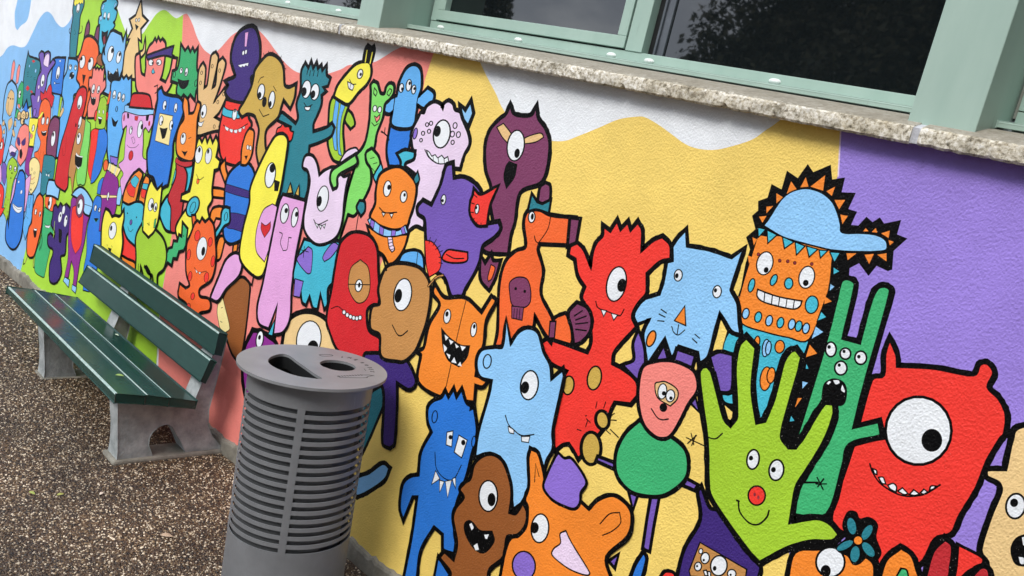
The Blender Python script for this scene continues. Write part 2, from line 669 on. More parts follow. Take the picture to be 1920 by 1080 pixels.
def ground_mat(name, base):
    """fine brown chippings"""
    m, t, b = new_mat(name)
    geo = node(t, 'ShaderNodeNewGeometry')
    big = node(t, 'ShaderNodeTexNoise', Scale=1.3, Detail=6.0, Roughness=0.6)
    t.links.new(geo.outputs['Position'], big.inputs['Vector'])
    mr = node(t, 'ShaderNodeMapRange')
    mr.inputs['From Min'].default_value, mr.inputs['From Max'].default_value = 0.3, 0.7
    mr.inputs['To Min'].default_value, mr.inputs['To Max'].default_value = 0.36, 1.12
    t.links.new(big.outputs['Fac'], mr.inputs['Value'])
    r = node(t, 'ShaderNodeValToRGB')
    r.color_ramp.interpolation = 'CONSTANT'
    e = r.color_ramp.elements
    cols = [(0.0, '261c15'), (0.20, '403125'), (0.38, '5a4735'), (0.52, '66503a'), (0.64, '7c664c'), (0.74, 'a08c70'), (0.82, 'd2c4ae'), (0.90, 'f2e8d6')]
    e[0].position, e[0].color = 0.0, (*lin(cols[0][1]), 1)
    e[1].position, e[1].color = cols[1][0], (*lin(cols[1][1]), 1)
    for p, c in cols[2:]:
        k = e.new(p); k.color = (*lin(c), 1)
    if base:
        v = node(t, 'ShaderNodeTexVoronoi', Scale=110.0)
        t.links.new(geo.outputs['Position'], v.inputs['Vector'])
        bw = node(t, 'ShaderNodeRGBToBW')
        t.links.new(v.outputs['Color'], bw.inputs['Color'])
        sh = node(t, 'ShaderNodeMath', operation='MULTIPLY')
        sh.inputs[1].default_value = 0.75
        t.links.new(bw.outputs['Val'], sh.inputs[0])
        t.links.new(sh.outputs[0], r.inputs['Fac'])
        bu = node(t, 'ShaderNodeBump', Strength=1.0, Distance=0.006, invert=True)
        t.links.new(v.outputs['Distance'], bu.inputs['Height'])
        t.links.new(bu.outputs['Normal'], b.inputs['Normal'])
    else:
        t.links.new(geo.outputs['Random Per Island'], r.inputs['Fac'])
    mx = node(t, 'ShaderNodeMixRGB', blend_type='MULTIPLY')
    mx.inputs['Fac'].default_value = 1.0
    t.links.new(r.outputs['Color'], mx.inputs['Color1'])
    t.links.new(mr.outputs['Result'], mx.inputs['Color2'])
    warm = node(t, 'ShaderNodeMixRGB', blend_type='MULTIPLY')
    warm.inputs['Fac'].default_value = 1.0
    warm.inputs['Color2'].default_value = (.96, .89, .80, 1)
    t.links.new(mx.outputs['Color'], warm.inputs['Color1'])
    t.links.new(warm.outputs['Color'], b.inputs['Base Color'])
    b.inputs['Roughness'].default_value = 0.55
    return m


M_GROUND = ground_mat('ground_chippings', True)
M_CHIPS = ground_mat('loose_chippings', False)

# ------------------------------------------------------------------ ground: one sheet to the horizon
gv = [(-250, -250, 0), (250, -250, 0), (250, 250, 0), (-250, 250, 0)]
tag(mesh_obj('ground', gv, [(0, 1, 2, 3)], M_GROUND), kind='structure')


# ------------------------------------------------------------------ the building: wall, plinth, sill, posts, windows
def bpart(mb, name, mat, parent=None, **k):
    mb.v = [tuple(Vector(v) + OFF) for v in mb.v]
    return mb.build(name, mat, parent or building, **k)


XL, XR = -12.0, 2.6
bpart(MB().box(XL, XR, WALL_Y, 2.76, PAINT_Z0 - .02, 2.27), 'wall', paint('wh'))
bpart(MB().box(XL, XR, WALL_Y, 2.9, 4.3, 5.4), 'wall', paint('wh'), label='white wall above the windows')

# plinth with a ragged top where the paint stops
n = int((XR - XL) / .025)
vs, fs = [], []
for i in range(n + 1):
    x = XL + (XR - XL) * i / n
    jz, jy = rng.normal(0, .0045), rng.normal(0, .0025)
    wz = .006 * math.sin(x * 5.1) + .005 * math.sin(x * 13.7 + 1)
    for y, z in ((2.468 + jy, -.06), (2.470 + jy, .03), (2.472 + jy, .072 + jz + wz), (2.478 + jy, .083 + jz + wz), (2.497, .088 + jz + wz)):
        vs.append((x + OFF.x, y + OFF.y, z))
    if i:
        for j in range(4):
            a = (i - 1) * 5 + j
            fs.append((a, a + 5, a + 6, a + 1))
mesh_obj('plinth', vs, fs, M_CONC, building)


def sill_stone(x0, x1):
    """one long stone with a chipped, rough front"""
    prof = [(2.500, 2.262), (2.470, 2.256), (2.446, 2.252), (2.440, 2.258), (2.439, 2.270), (2.439, 2.283), (2.441, 2.295), (2.447, 2.301), (2.470, 2.309), (2.52, 2.324), (2.60, 2.342), (2.66, 2.350), (2.76, 2.354)]
    n = int((x1 - x0) / .012)
    vs, fs = [], []
    m_ = len(prof)
    low = rng.normal(0, 1, n + 1)
    low = np.convolve(low, np.ones(5) / 5, 'same')
    for i in range(n + 1):
        x = x0 + (x1 - x0) * i / n
        chip = max(0, rng.normal(-1.0, 1)) * .005
        for j, (y, z) in enumerate(prof):
            fy = fz = 0
            if 2 <= j <= 7:
                fy = rng.normal(0, .0007) + low[i] * .0016
                fz = rng.normal(0, .0006)
            if j in (2, 3): fz += chip; fy += chip * .6
            if j in (6, 7): fz -= chip * .5
            vs.append((x + OFF.x, y + fy + OFF.y, z + fz))
        if i:
            for j in range(m_ - 1):
                a = (i - 1) * m_ + j
                fs.append((a, a + 1, a + m_ + 1, a + m_))
    k0, k1 = tuple(range(m_)), tuple(range(n * m_, n * m_ + m_))
    fs += [tuple(reversed(k0)), k1]
    fs = [tuple(reversed(f)) for f in fs]
    return mesh_obj('sill_stone', vs, fs, M_STONE, building)


JO = [XL, -8.66, -6.05, -3.445, -0.836, 1.78, XR]
for a_, b_ in zip(JO[:-1], JO[1:]):
    sill_stone(a_ + .011, b_ - .011)
for j in JO[1:-1]:
    mb = MB().prism_x([(2.50, 2.262), (2.446, 2.256), (2.444, 2.297), (2.47, 2.306), (2.60, 2.339), (2.76, 2.351)], j - .012, j + .012)
    bpart(mb, 'mortar_joint', M_MORTAR)

POSTS = [(-8.42, -8.26), (-5.91, -5.75), (-3.402, -3.240), (-0.886, -0.710), (1.63, 1.80)]
for a_, b_ in POSTS:
    bpart(MB().box(a_, b_, 2.497, 2.86, 2.305, 4.3), 'post', M_FRAME, bevel=.003)


def bwin(mb, name, mat, par, **k):
    mb.v = [tuple(Vector(v) + OFF) for v in mb.v]
    return mb.build(name, mat, par, **k)


def window(x0, x1, caps):
    # the part is the outer frame; apron, sash, panes, mullion and caps are its pieces
    mb = MB()
    mb.box(x0 + .012, x0 + .050, 2.772, 2.86, 2.421, 4.3)
    mb.box(x0 + .012, x1 - .002, 2.775, 2.86, 2.33, 2.419)
    w = bwin(mb, 'window', M_FRAME, building, bevel=.002)
    q = lambda m_, nm, mt, **k: bwin(m_, nm, mt, w, **k)
    q(MB().prism_x([(2.655, 2.356), (2.655, 2.369), (2.658, 2.373), (2.773, 2.379), (2.773, 2.370), (2.663, 2.365), (2.663, 2.356)], x0 + .003, x1 - .003), 'apron', M_FRAME, bevel=.0015)
    q(MB().box(x0 + .001, x0 + .012, 2.79, 2.86, 2.40, 4.3), 'sealant', M_TAUPE)
    sx0, sx1 = x0 + .055, x0 + 1.146
    mb = MB()
    mb.box(sx0, sx1, 2.766, 2.84, 2.426, 2.471)
    mb.box(sx0, sx0 + .045, 2.766, 2.84, 2.4715, 4.3)
    mb.box(sx1 - .043, sx1, 2.766, 2.84, 2.4715, 4.3)
    q(mb, 'sash', M_FRAME, bevel=.002)
    q(MB().box(sx0 - .005, sx0, 2.79, 2.84, 2.42, 4.3).box(sx1, sx1 + .006, 2.79, 2.84, 2.42, 4.3).box(sx0, sx1, 2.79, 2.84, 2.4195, 2.4255), 'gasket', M_GASKET)
    q(MB().box(sx0 + .043, sx1 - .041, 2.800, 2.806, 2.469, 4.3), 'pane', M_GLASS)
    m0, m1 = sx1 + .006, x0 + 1.229
    q(MB().box(m0, m1, 2.771, 2.86, 2.4195, 4.3), 'mullion', M_FRAME, bevel=.002)
    q(MB().box(m1 + .0005, m1 + .026, 2.815, 2.86, 2.4195, 4.3), 'gasket', M_GASKET)
    q(MB().box(m1 + .0265, m1 + .036, 2.806, 2.86, 2.4195, 4.3).box(m1 + .0365, m1 + .066, 2.816, 2.86, 2.4195, 4.3), 'track', M_TRACK, bevel=.002)
    q(MB().box(m1 + .067, x1 - .001, 2.826, 2.832, 2.4195, 4.3), 'pane', M_GLASS)
    for cx in caps:
        vs, fs = [], []
        nr, ns = 5, 16
        for i in range(nr):
            a = math.pi / 2 * i / (nr - 1)
            for j in range(ns):
                b_ = 2 * math.pi * j / ns
                vs.append((cx + .023 * math.cos(a) * math.cos(b_) + OFF.x, 2.7755 - .013 * math.sin(a) + OFF.y, 2.394 + .0105 * math.cos(a) * math.sin(b_)))
        for i in range(nr - 1):
            for j in range(ns):
                fs.append((i * ns + j, i * ns + (j + 1) % ns, (i + 1) * ns + (j + 1) % ns, (i + 1) * ns + j))
        mesh_obj('cap', vs, fs, M_CAP, w, smooth=True)
    # turned-up end plates of the apron
    q(MB().prism_x([(2.652, 2.353), (2.652, 2.375), (2.72, 2.380), (2.72, 2.353)], x0 + .0005, x0 + .004), 'end_plate', M_FRAME)
    return w


window(-8.26, -5.91, (-7.6, -6.6))
window(-5.75, -3.402, (-5.45, -4.93, -4.433, -3.953))
window(-3.240, -0.886, (-3.150, -2.652, -2.148, -1.968, -1.447))
window(-0.710, 1.63, (-.60, -.1, .4, .9))


# ------------------------------------------------------------------ dark trees across the yard, seen in the window glass; unseen ones added at the right for shade
def leaf_mat():
    m, t, b = new_mat('dark_foliage')
    geo = node(t, 'ShaderNodeNewGeometry')
    r = node(t, 'ShaderNodeValToRGB')
    r.color_ramp.elements[0].color, r.color_ramp.elements[1].color = (.035, .045, .02, 1), (.12, .115, .05, 1)
    k = r.color_ramp.elements.new(.8); k.color = (.10, .085, .04, 1)
    t.links.new(geo.outputs['Random Per Island'], r.inputs['Fac'])
    t.links.new(r.outputs['Color'], b.inputs['Base Color'])
    b.inputs['Roughness'].default_value = 0.6
    return m


M_LEAF = leaf_mat()
M_BARK = grain_mat('bark', '2a2018', '4a3b2e', 14, 0.9, 1.0, 40, 0.02)


def tree(x, y, h, r, zlow, seed, label, n=9000, leaf=.10):
    g = np.random.default_rng(seed)
    e = empty('tree', (x, y, 0))
    tag(e, label, 'tree', 'trees reflected in the window glass')  # group text also falls on the unseen trees added for shade
    vs, fs = [], []
    ns = 10
    hs = np.linspace(0, h * .85, 9)
    cx = np.cumsum(g.normal(0, .06, 9)); cy = np.cumsum(g.normal(0, .06, 9))
    for i, z in enumerate(hs):
        rad = .28 * (1 - .8 * i / 8) * h / 9
        for j in range(ns):
            a = 2 * math.pi * j / ns
            vs.append((cx[i] + rad * math.cos(a), cy[i] + rad * math.sin(a), z - .05))
    for i in range(8):
        for j in range(ns):
            fs.append((i * ns + j, i * ns + (j + 1) % ns, (i + 1) * ns + (j + 1) % ns, (i + 1) * ns + j))
    mesh_obj('trunk', vs, fs, M_BARK, e, smooth=True)
    # clumps on branch ends fill the crown's volume unevenly
    nc = 70
    cl = []
    while len(cl) < nc:
        p = g.uniform(-1, 1, 3)
        if p @ p > 1: continue
        p = p / max(np.linalg.norm(p), .2) * np.linalg.norm(p) ** .6
        cl.append((p[0] * r * (1.0 - .25 * p[2]), p[1] * r * (1.0 - .25 * p[2]), zlow + (h - zlow) * (p[2] * .5 + .5)))
    cl = np.array(cl)
    cs = g.uniform(.4, .85, nc) * r * .5
    k = g.integers(0, nc, n)
    d = g.normal(0, 1, (n, 3)); d /= np.linalg.norm(d, axis=1)[:, None]
    pos = cl[k] + d * (cs[k] * g.uniform(.2, 1, n) ** .5)[:, None]
    u = g.normal(0, 1, (n, 3)); u /= np.linalg.norm(u, axis=1)[:, None]
    v = np.cross(u, g.normal(0, 1, (n, 3))); v /= np.linalg.norm(v, axis=1)[:, None]
    s1 = (leaf * g.uniform(.5, 1.2, n))[:, None]
    V = np.stack([pos - u * s1, pos + v * s1 * .5, pos + u * s1, pos - v * s1 * .5], 1).reshape(-1, 3)
    Fq = np.arange(4 * n).reshape(-1, 4)
    mesh_obj('crown', V.tolist(), Fq.tolist(), M_LEAF, e)


tree(-7.7, -12.6, 10.5, 2.9, .5, 1, 'dark tree with an open left edge reflected in the wide right pane', 67600)
tree(-4.6, -13.0, 11.0, 3.0, .5, 2, 'dark dense tree reflected beside the right hand green post', 72800)
tree(-10.7, -13.5, 4.9, 1.7, .6, 3, 'low dark bush shaped tree reflected at the foot of the right pane', 36400)
tree(-20.2, -12.0, 8.0, 2.1, .5, 4, 'dark tree reflected at the left end of the opening sash', 46800)
tree(-29.0, -13.0, 10.0, 3.6, 1.0, 5, 'dark tree reflected in the left window', 46800)
tree(1.0, -12.0, 11.0, 3.4, .5, 6, 'unseen dark tree across the yard at the right', 52000)
tree(8.5, -4.5, 10.0, 3.6, 1.0, 8, 'unseen dark tree added past the right end of the wall for shade', 52000)  # out of view, blocks sky to darken the right-facing sides
tree(6.2, -6.0, 13.0, 3.8, .5, 9, 'unseen dark tree added beyond the right end of the yard for shade', 52000)
tree(5.6, -.8, 12.0, 3.4, .5, 10, 'unseen dark tree added close past the right end of the wall to block sky', 52000)
# ------------------------------------------------------------------ coloured grounds of the mural
T(0, 0, 1)
Sketch.w, Sketch.t = 0, 0
F('painted_ground', 'light blue painted ground at the far left')
P('sky', '-60,-40 170,-60 150,0 140,110 100,300 60,420 36,520 -20,480 -60,450', 0, sm=False)
F('painted_ground', 'lime green painted ground')
P('lime', '150,-20 350,-20 352,28 345,75 335,250 322,442 300,570 290,740 36,520 60,420 100,300 140,110', 0, sm=False)
F('painted_ground', 'coral painted ground behind bench and bin')
P('coral', '345,-10 830,60 812,104 797,150 768,330 738,435 690,560 650,690 600,1010 455,850 296,720 301,570 322,442 335,250', 0, sm=False)
F('painted_ground', 'warm yellow painted ground')
P('yel', '830,60 1577,200 1577,250 1571,330 1500,560 1480,760 1480,1130 740,1110 600,1010 650,690 690,560 738,435 768,330 797,150 812,104', 0, sm=False)
F('painted_ground', 'violet painted ground at the right end')
P('pur', '1577,200 2080,240 2080,1140 1480,1130 1480,760 1500,560 1571,330 1577,250', 0, sm=False)
L('1577,240 1572,330', 3, 'lpk')
F('painted_cloud', 'white cloud bank along the top of the mural')
P('wh', '-60,-60 9,-30 9,2 8,20 -2,50 -60,60', 0); P('wh', '60,-40 150,-40 141,0 135,31 125,47 116,51 106,42 97,27 87,22 75,34 62,60 50,84 40,89 25,85 14,90 0,107 -60,130 -60,60 -2,50 8,20 9,0 12,-20', 0, sm=True, ang=80)
P('sky', '36,-10 31,10 28,25 29,50 33,57 40,48 50,40 55,25 59,-2 60,-20 45,-20', 0)
P('wh', '205,-30 215,0 220,15 232,50 241,65 265,65 280,45 295,25 310,19 325,31 333,34 345,27 352,27 362,47 370,70 382,92 397,104 412,92 437,65 462,52 470,50 480,52 500,72 517,95 537,120 562,137 605,140 640,130 655,122 700,117 720,107 745,92 790,75 700,20 450,-40 300,-50', 0, ang=70)
P('wh', '890,90 902,120 915,147 930,175 945,207 985,258 1032,264 1060,264 1085,255 1122,240 1160,224 1192,219 1210,220 1235,234 1260,252 1285,270 1310,279 1340,281 1370,275 1410,262 1435,245 1462,226 1500,190 1200,130', 0, ang=70)

# ------------------------------------------------------------------ left-hand half of the mural, back to front
T(120, 0, 9)
Sketch.w, Sketch.t = 26, 8
F('painted_monster', 'teal snake figure with a yellow melting top and small arms')
L('150,575 100,560 90,510 105,480', 22); L('245,575 300,540 312,470 308,440', 22)
P('teal', '160,120 170,60 180,-20 340,-20 335,90 290,220 270,300 260,450 240,600 200,965 105,965 110,700 130,480 160,290 155,200', 20)
P('yl', '175,60 190,-20 330,-20 325,70 300,45 280,75 262,40 235,85 210,70 195,110', 8)
E(242, 140, 27, 78, 8, (238, 190, 10, 20), 7); L('180,500 200,560 170,590', 6)
F('painted_alien', 'aqua goat-like figure with a long open mouth')
P('aq2', '560,700 610,440 590,400 600,300 640,260 630,150 660,60 720,20 740,-40 840,-40 905,40 890,100 855,150 895,200 865,330 830,380 855,430 790,560 740,820 700,900 640,950 600,850', 22)
E(692, 265, 21, 60, 8, (682, 310, 12, 24), 7); E(757, 278, 20, 66, 8, (746, 322, 12, 26), 7)
P('k', '640,520 690,545 752,510 722,680 670,770 640,650', 6); P('mrn', '665,640 695,600 702,700 676,762', 0)
P('lb', '600,300 640,265 650,310 625,360', 8); P('lb', '640,150 668,70 690,90 660,170', 8); P('lb', '850,150 890,60 880,40 850,90', 8)
T4(0, 0)
Sketch.w, Sketch.t = 12, 5
F('painted_figure', 'orange bullet-headed figure with two plum horns')
P('plum', '635,280 650,200 665,165 672,200 662,290', 10); P('plum', '712,295 730,210 746,198 738,310', 10)
P('or2', '575,440 590,430 612,380 640,290 690,283 735,340 737,440 712,500 690,700 640,880 600,860 570,650 565,500', 12)
P('sal', '575,455 590,430 598,450 592,475', 8); E(620, 465, 20, 50, 10, (613, 440, 8, 15)); E(682, 480, 20, 50, 10, (676, 456, 8, 15)); P('k', '620,560 645,565 625,640', 2)
P('brn', '730,430 760,400 775,460 770,500 735,480', 8)
F('painted_monster', 'light blue horned monster with a big dark mouth')
P('lb3', '790,360 830,250 850,235 870,245 910,265 925,322 948,245 938,380 925,450 948,400 930,490 900,570 880,640 840,720 780,690 800,600 790,500 770,440 778,380 790,420', 13, ang=40)
E(832, 405, 22, 60, 10, (845, 380, 9, 20)); E(893, 430, 18, 46, 10, (901, 408, 8, 16))
P('k', '810,528 850,560 886,512 892,590 840,626 810,590', 4); teeth('820,535 832,545 824,560 | 835,605 842,605 842,618 834,618 | 850,600 860,598 858,615 850,616 | 872,525 882,520 880,545', 2)
F('painted_star', 'tan star-headed figure with a long body')
P('tan2', '1060,10 1068,120 1105,157 1055,215 1060,305 1035,282 1045,420 1020,590 920,575 940,390 980,288 962,292 1000,215 980,150 1022,120', 12, sm=False)
P('tan2', '1050,395 1078,375 1092,290 1088,390 1062,425', 10); P('k', '1015,180 1042,200 1025,228', 3); D('wh', 1025, 152, 6, 14, 8, 4); D('wh', 1045, 150, 6, 14, 8, 4)
F('painted_figure', 'salmon pink figure with raised arms and an indigo headband')
P('sal', '1100,430 1120,360 1150,325 1165,300 1178,325 1190,290 1205,318 1220,300 1242,335 1235,440 1220,540 1200,600 1245,625 1280,540 1300,440 1327,445 1300,590 1250,690 1205,680 1165,800 1175,900 1140,900 1120,760 1040,690 1022,600 1022,430 1048,405 1060,550 1090,575 1100,500', 13)
P('ind', '1105,420 1230,375 1302,352 1290,410 1310,430 1230,412 1110,442', 9); E(1135, 470, 19, 23, 0, (1148, 474, 7, 9)); E(1195, 468, 19, 23, 0, (1188, 474, 7, 9)); P('aq', '1140,540 1152,512 1165,545 1148,555', 6); L('1160,650 1185,640 1178,690 1165,700', 10)
F('painted_monster', 'green grinning monster with jagged hair and round ears')
P('grn2', '1340,510 1352,450 1362,345 1390,392 1412,362 1430,402 1447,370 1462,402 1482,372 1476,525 1503,560 1492,640 1470,680 1462,740 1430,700 1402,742 1380,700 1350,742 1330,690 1340,620 1290,602 1298,540 1325,530', 13, ang=45)
D('grn2', 1310, 560, 9, 22, 8); D('grn2', 1472, 625, 9, 26, 8); E(1362, 530, 11, 22, 8, (1364, 524, 4, 8)); E(1401, 540, 12, 32, 8, (1398, 550, 5, 12)); P('k', '1335,590 1375,605 1422,600 1410,642 1380,668 1350,650', 3)
F('painted_hand', 'tan hand figure with an eye and a smile in the palm')
P('tan', '1480,1010 1490,950 1500,880 1490,760 1490,600 1500,520 1525,478 1542,520 1530,670 1560,640 1590,425 1620,398 1637,440 1590,670 1622,640 1640,480 1672,440 1692,480 1650,640 1600,780 1690,665 1712,690 1650,830 1605,882 1672,925 1672,972 1600,980 1500,1012', 13)
E(1530, 835, 22, 52, 8, (1522, 852, 8, 16)); P('wh', '1488,915 1515,918 1535,905 1515,950 1495,945', 5)
for x, y in ((1595, 497), (1650, 530), (1680, 707), (1637, 766), (1610, 950), (1650, 950), (1515, 547), (1507, 622)): D('tan', x, y, 7, 14, 8, 4)
F('painted_figure', 'indigo bulb-headed figure with a pink stripe and small teeth')
P('ind', '1740,440 1755,340 1790,260 1850,215 1910,215 1942,300 1948,430 1920,540 1880,582 1888,660 1870,700 1882,752 1800,782 1730,740 1698,690 1720,640 1702,612 1770,580 1760,520', 18)
P('pink', '1842,245 1866,240 1852,352 1838,350', 3, sm=False); D('wh', 1828, 398, 9, 18, 8, 4); D('wh', 1848, 390, 9, 18, 8, 4); P('wh', '1788,490 1868,470 1862,498 1845,490 1835,505 1822,495 1812,508 1798,500', 3)
F('painted_figure', 'red laughing barrel figure with an aqua band')
P('red', '1700,755 1780,775 1850,795 1865,890 1885,940 1840,1060 1835,1180 1800,1245 1680,1200 1650,1080 1655,950', 14)
P('aq', '1680,800 1720,825 1810,835 1800,890 1735,885 1672,860', 8); E(1763, 860, 17, 42, 8, (1766, 832, 6, 12)); L('1678,938 1720,968 1780,975 1862,928', 8); teeth('1690,945 1720,962 1712,985 1695,970 | 1725,965 1752,972 1745,998 1728,985 | 1758,975 1785,972 1780,1000 1762,996 | 1790,970 1815,960 1812,988 1795,992 | 1820,958 1842,945 1835,972', 3)
F('painted_figure', 'light blue tall square-headed figure with three eyes')
P('lb2', '845,612 900,605 915,575 930,600 950,575 965,602 985,585 980,760 950,790 930,960 900,1080 870,1240 830,1270 810,1140 810,900 830,720', 12)
E(860, 710, 12, 32, 8, (858, 720, 5, 10)); E(897, 725, 12, 34, 8, (893, 735, 5, 11)); E(928, 735, 11, 30, 8, (925, 745, 5, 10)); P('k', '840,878 868,915 890,900 870,950 850,942', 3); D('lb2', 878, 818, 7, 20, 8)
F('painted_figure', 'blue open-mouthed figure between the square and orange ones')
T(100, 100, 9)
Sketch.w, Sketch.t = 24, 10
P('lb2', '265,95 400,125 415,250 390,440 440,540 430,650 345,700 330,870 200,1400 100,1750 60,1750 70,1600 100,1200 180,850 140,640 180,440 240,300', 22)
E(292, 235, 24, 48, 8, (300, 215, 10, 18)); E(380, 242, 20, 45, 8, (385, 225, 9, 16)); D('k', 318, 375, 42, 60, 10, 0); D('wh', 340, 345, 10, 16, 0, 0); D('wh', 290, 415, 10, 16, 0, 0)
F('painted_monster', 'salmon spiky-topped laughing figure')
P('sal', '605,600 615,430 660,420 680,270 700,245 722,290 750,250 775,300 802,250 830,300 862,245 852,380 845,480 880,440 885,560 830,650 790,700 770,850 740,950 720,1080 590,1080 590,900 640,700 625,560', 22)
E(680, 600, 27, 80, 10, (680, 632, 11, 22)); E(768, 612, 24, 66, 10, (768, 640, 10, 20)); P('k', '638,725 680,750 725,740 712,845 680,880 645,842', 4); teeth('650,738 680,752 665,770 | 690,755 722,745 712,772', 2)
F('painted_square', 'blue square one-eyed figure')
T(0, 100, 9)
P('blue', '870,470 905,200 935,95 1105,90 1080,300 1050,600 1040,695 880,650 872,560', 22)
E(985, 330, 31, 112, 8, (980, 392, 12, 36)); L('920,475 960,508 1012,505', 10); D('wh', 930, 505, 12, 18, 0, 6); D('wh', 1020, 130, 14, 18, 0, 4)
P('lb2', '890,690 1015,705 980,1075 890,1060 905,850', 8); P('lgr', '1025,735 1062,735 1010,1070 975,1070', 12); P('tan', '1068,900 1085,960 1040,1060 1010,1085 1020,1010', 12)
F('painted_cat', 'teal cat figure with red patches')
P('teal', '390,900 400,500 430,250 478,0 500,62 580,90 680,155 660,350 610,520 600,720 545,700 560,850 480,905 458,760 400,890', 20)
P('dred', '540,130 570,108 600,135 570,162', 0); P('dred', '440,590 470,540 500,590 465,640', 0); P('dred', '510,645 535,620 560,660 535,675', 0); D('lb', 500, 215, 12, 26, 8, 4); D('lb', 605, 295, 14, 36, 8, 4)
for a in ('460,320 490,315', '460,355 485,350', '460,395 485,392', '520,410 545,380', '570,420 600,410', '575,450 600,440'): L(a, 7)
F('painted_rabbit', 'purple lop-eared rabbit with one eye')
P('vio', '610,600 650,400 705,300 690,150 668,30 700,-20 742,0 765,160 760,20 820,-20 852,20 840,200 900,110 932,160 850,280 800,400 780,560 700,800 650,1085 560,1085 550,880 530,720 570,700 600,722', 20)
P('lpk', '742,185 770,50 820,0 838,50 818,240', 8); E(725, 460, 32, 108, 8, (728, 492, 13, 30)); D('lpk', 660, 570, 16, 36, 8, 6); D('lpk', 655, 770, 16, 60, 10, 6); D('vio2', 590, 1000, 25, 70, 8)
F('painted_rabbit', 'blue hooded rabbit with a tan face and salmon ears')
P('sal', '178,465 208,200 240,108 258,200 212,475', 16); P('sal', '270,525 290,300 325,188 345,230 310,485', 16)
P('lb3', '50,1120 60,1000 80,750 130,540 200,468 272,560 292,700 262,1000 200,1400 100,1780 50,1880 60,1700 120,1350 100,1200', 20)
P('tan', '100,900 140,700 190,608 242,680 232,900 172,1065 128,1020', 10); L('148,820 138,950 160,1062 202,1038', 11); D('k', 145, 750, 10, 14, 0, 0); D('k', 182, 768, 10, 14, 0, 0); D('k', 222, 770, 10, 14, 0, 0)
P('tan', '140,1150 200,1080 215,1180 150,1320', 8); P('tan', '245,1150 275,1130 272,1240 250,1230', 10); P('tan', '210,1280 235,1290 258,1380 240,1420 215,1370', 10); P('tan', '45,1170 75,1120 80,1200 45,1230', 10); P('tan', '50,1320 80,1270 85,1350 55,1360', 10)
F('painted_figure', 'small green figure behind the hooded rabbit')
P('grn2', '310,600 370,470 402,520 380,850 345,950 300,850', 16); E(336, 690, 20, 68, 8, (342, 690, 9, 20)); P('sal', '305,870 330,850 345,900 320,935', 8); P('grn', '250,1080 290,930 330,980 300,1100', 14); P('blue', '385,1080 400,960 450,810 470,930 450,1060', 14)

T(0, 200, 9)
F('painted_figure', 'orange grinning figure with flaming red hair')
P('dred', '690,-260 745,-215 770,-300 790,-240 820,-330 862,-385 882,-300 880,-220 922,-160 880,22 840,-60 790,-140 720,-80 690,-140', 18)
P('or2', '665,90 700,-60 755,-130 800,-120 840,-70 862,40 850,280 840,400 790,550 802,750 780,880 720,1150 680,1080 600,880 590,780 650,740 690,600 640,450 645,330', 18)
E(735, 235, 27, 72, 8, (740, 150, 14, 40)); E(808, 245, 20, 62, 8, (806, 190, 8, 18)); P('k', '702,415 740,420 795,402 780,480 740,492 710,465', 5); P('wh', '712,418 745,425 790,408 780,430 745,440 720,432', 0)
for a in ('640,680 680,900', '700,620 690,820', '740,760 730,950'): L(a, 5)
F('painted_figure', 'plum egg-shaped figure with one tall eye')
P('plum', '815,480 830,360 870,240 930,175 1000,220 1000,400 940,862 800,815', 20); E(905, 540, 36, 134, 8, (905, 470, 14, 36))
F('painted_box', 'teal block with a small toothy smile')
P('teal', '750,830 790,815 935,880 890,1290 830,1410 705,1530 690,1440 705,1190', 18); L('778,1075 812,1130 872,1092', 8); teeth('778,1130 805,1150 790,1175 | 815,1150 842,1140 835,1195', 3)
F('painted_bull', 'yellow horned box figure')
L('520,200 508,60 515,20', 30, 'k'); L('645,200 700,150 730,95', 34, 'k'); P('yl', '505,25 522,10 535,190 505,195', 4); P('yl', '650,190 720,85 742,95 700,175 655,215', 4)
P('yl', '500,250 512,192 655,202 640,300 600,480 572,672 495,662 520,450 490,400', 16); E(568, 362, 20, 58, 8, (550, 370, 8, 20)); P('sal', '520,470 545,455 560,500 530,545', 6)
P('mag', '480,680 575,690 530,880 510,1200 430,1090 440,900', 16)
F('painted_skull', 'salmon mask face with dark eye holes')
P('sal', '265,650 300,500 350,350 430,290 492,350 492,600 450,850 350,1005 300,900 320,750', 18); P('ind', '298,520 335,530 352,640 325,662 298,610', 6); P('ind', '440,520 435,630 392,662 370,600', 6); P('k', '340,740 372,715 388,800 365,885 340,850', 3); L('350,640 352,710', 22, 'wh')
F('painted_flower', 'pale cream flower-like animal head')
for x, y, a, b in ((330, 155, 30, 74), (462, 145, 26, 62), (402, 150, 42, 86), (385, 250, 30, 54)): D('tan2', x, y, a, b, 6, 12)
D('k', 400, 250, 8, 22, 10, 0); D('tan2', 405, 150, 12, 26, 0, 7); D('tan2', 330, 160, 9, 26, 0, 6); D('tan2', 460, 150, 8, 22, 0, 6)
F('painted_figure', 'red and orange figures at the far left edge')
P('red', '-60,640 30,560 62,510 72,700 42,900 10,985 -60,990', 16); P('or2', '-60,310 20,308 42,450 20,600 -60,660', 16); E(28, 660, 20, 66, 8, (15, 660, 8, 18))
P('vio', '30,1020 60,930 110,990 110,1190 80,1330 40,1240', 14); P('pink', '-60,990 20,980 30,1100 20,1270 -60,1290', 14)
P('lpk', '160,700 200,640 260,690 300,720 240,800 180,830', 10); P('ind', '170,800 210,760 280,790 250,850', 8)
T(0, 310, 9)
F('painted_pear', 'lime pear-shaped figure with two eyes')
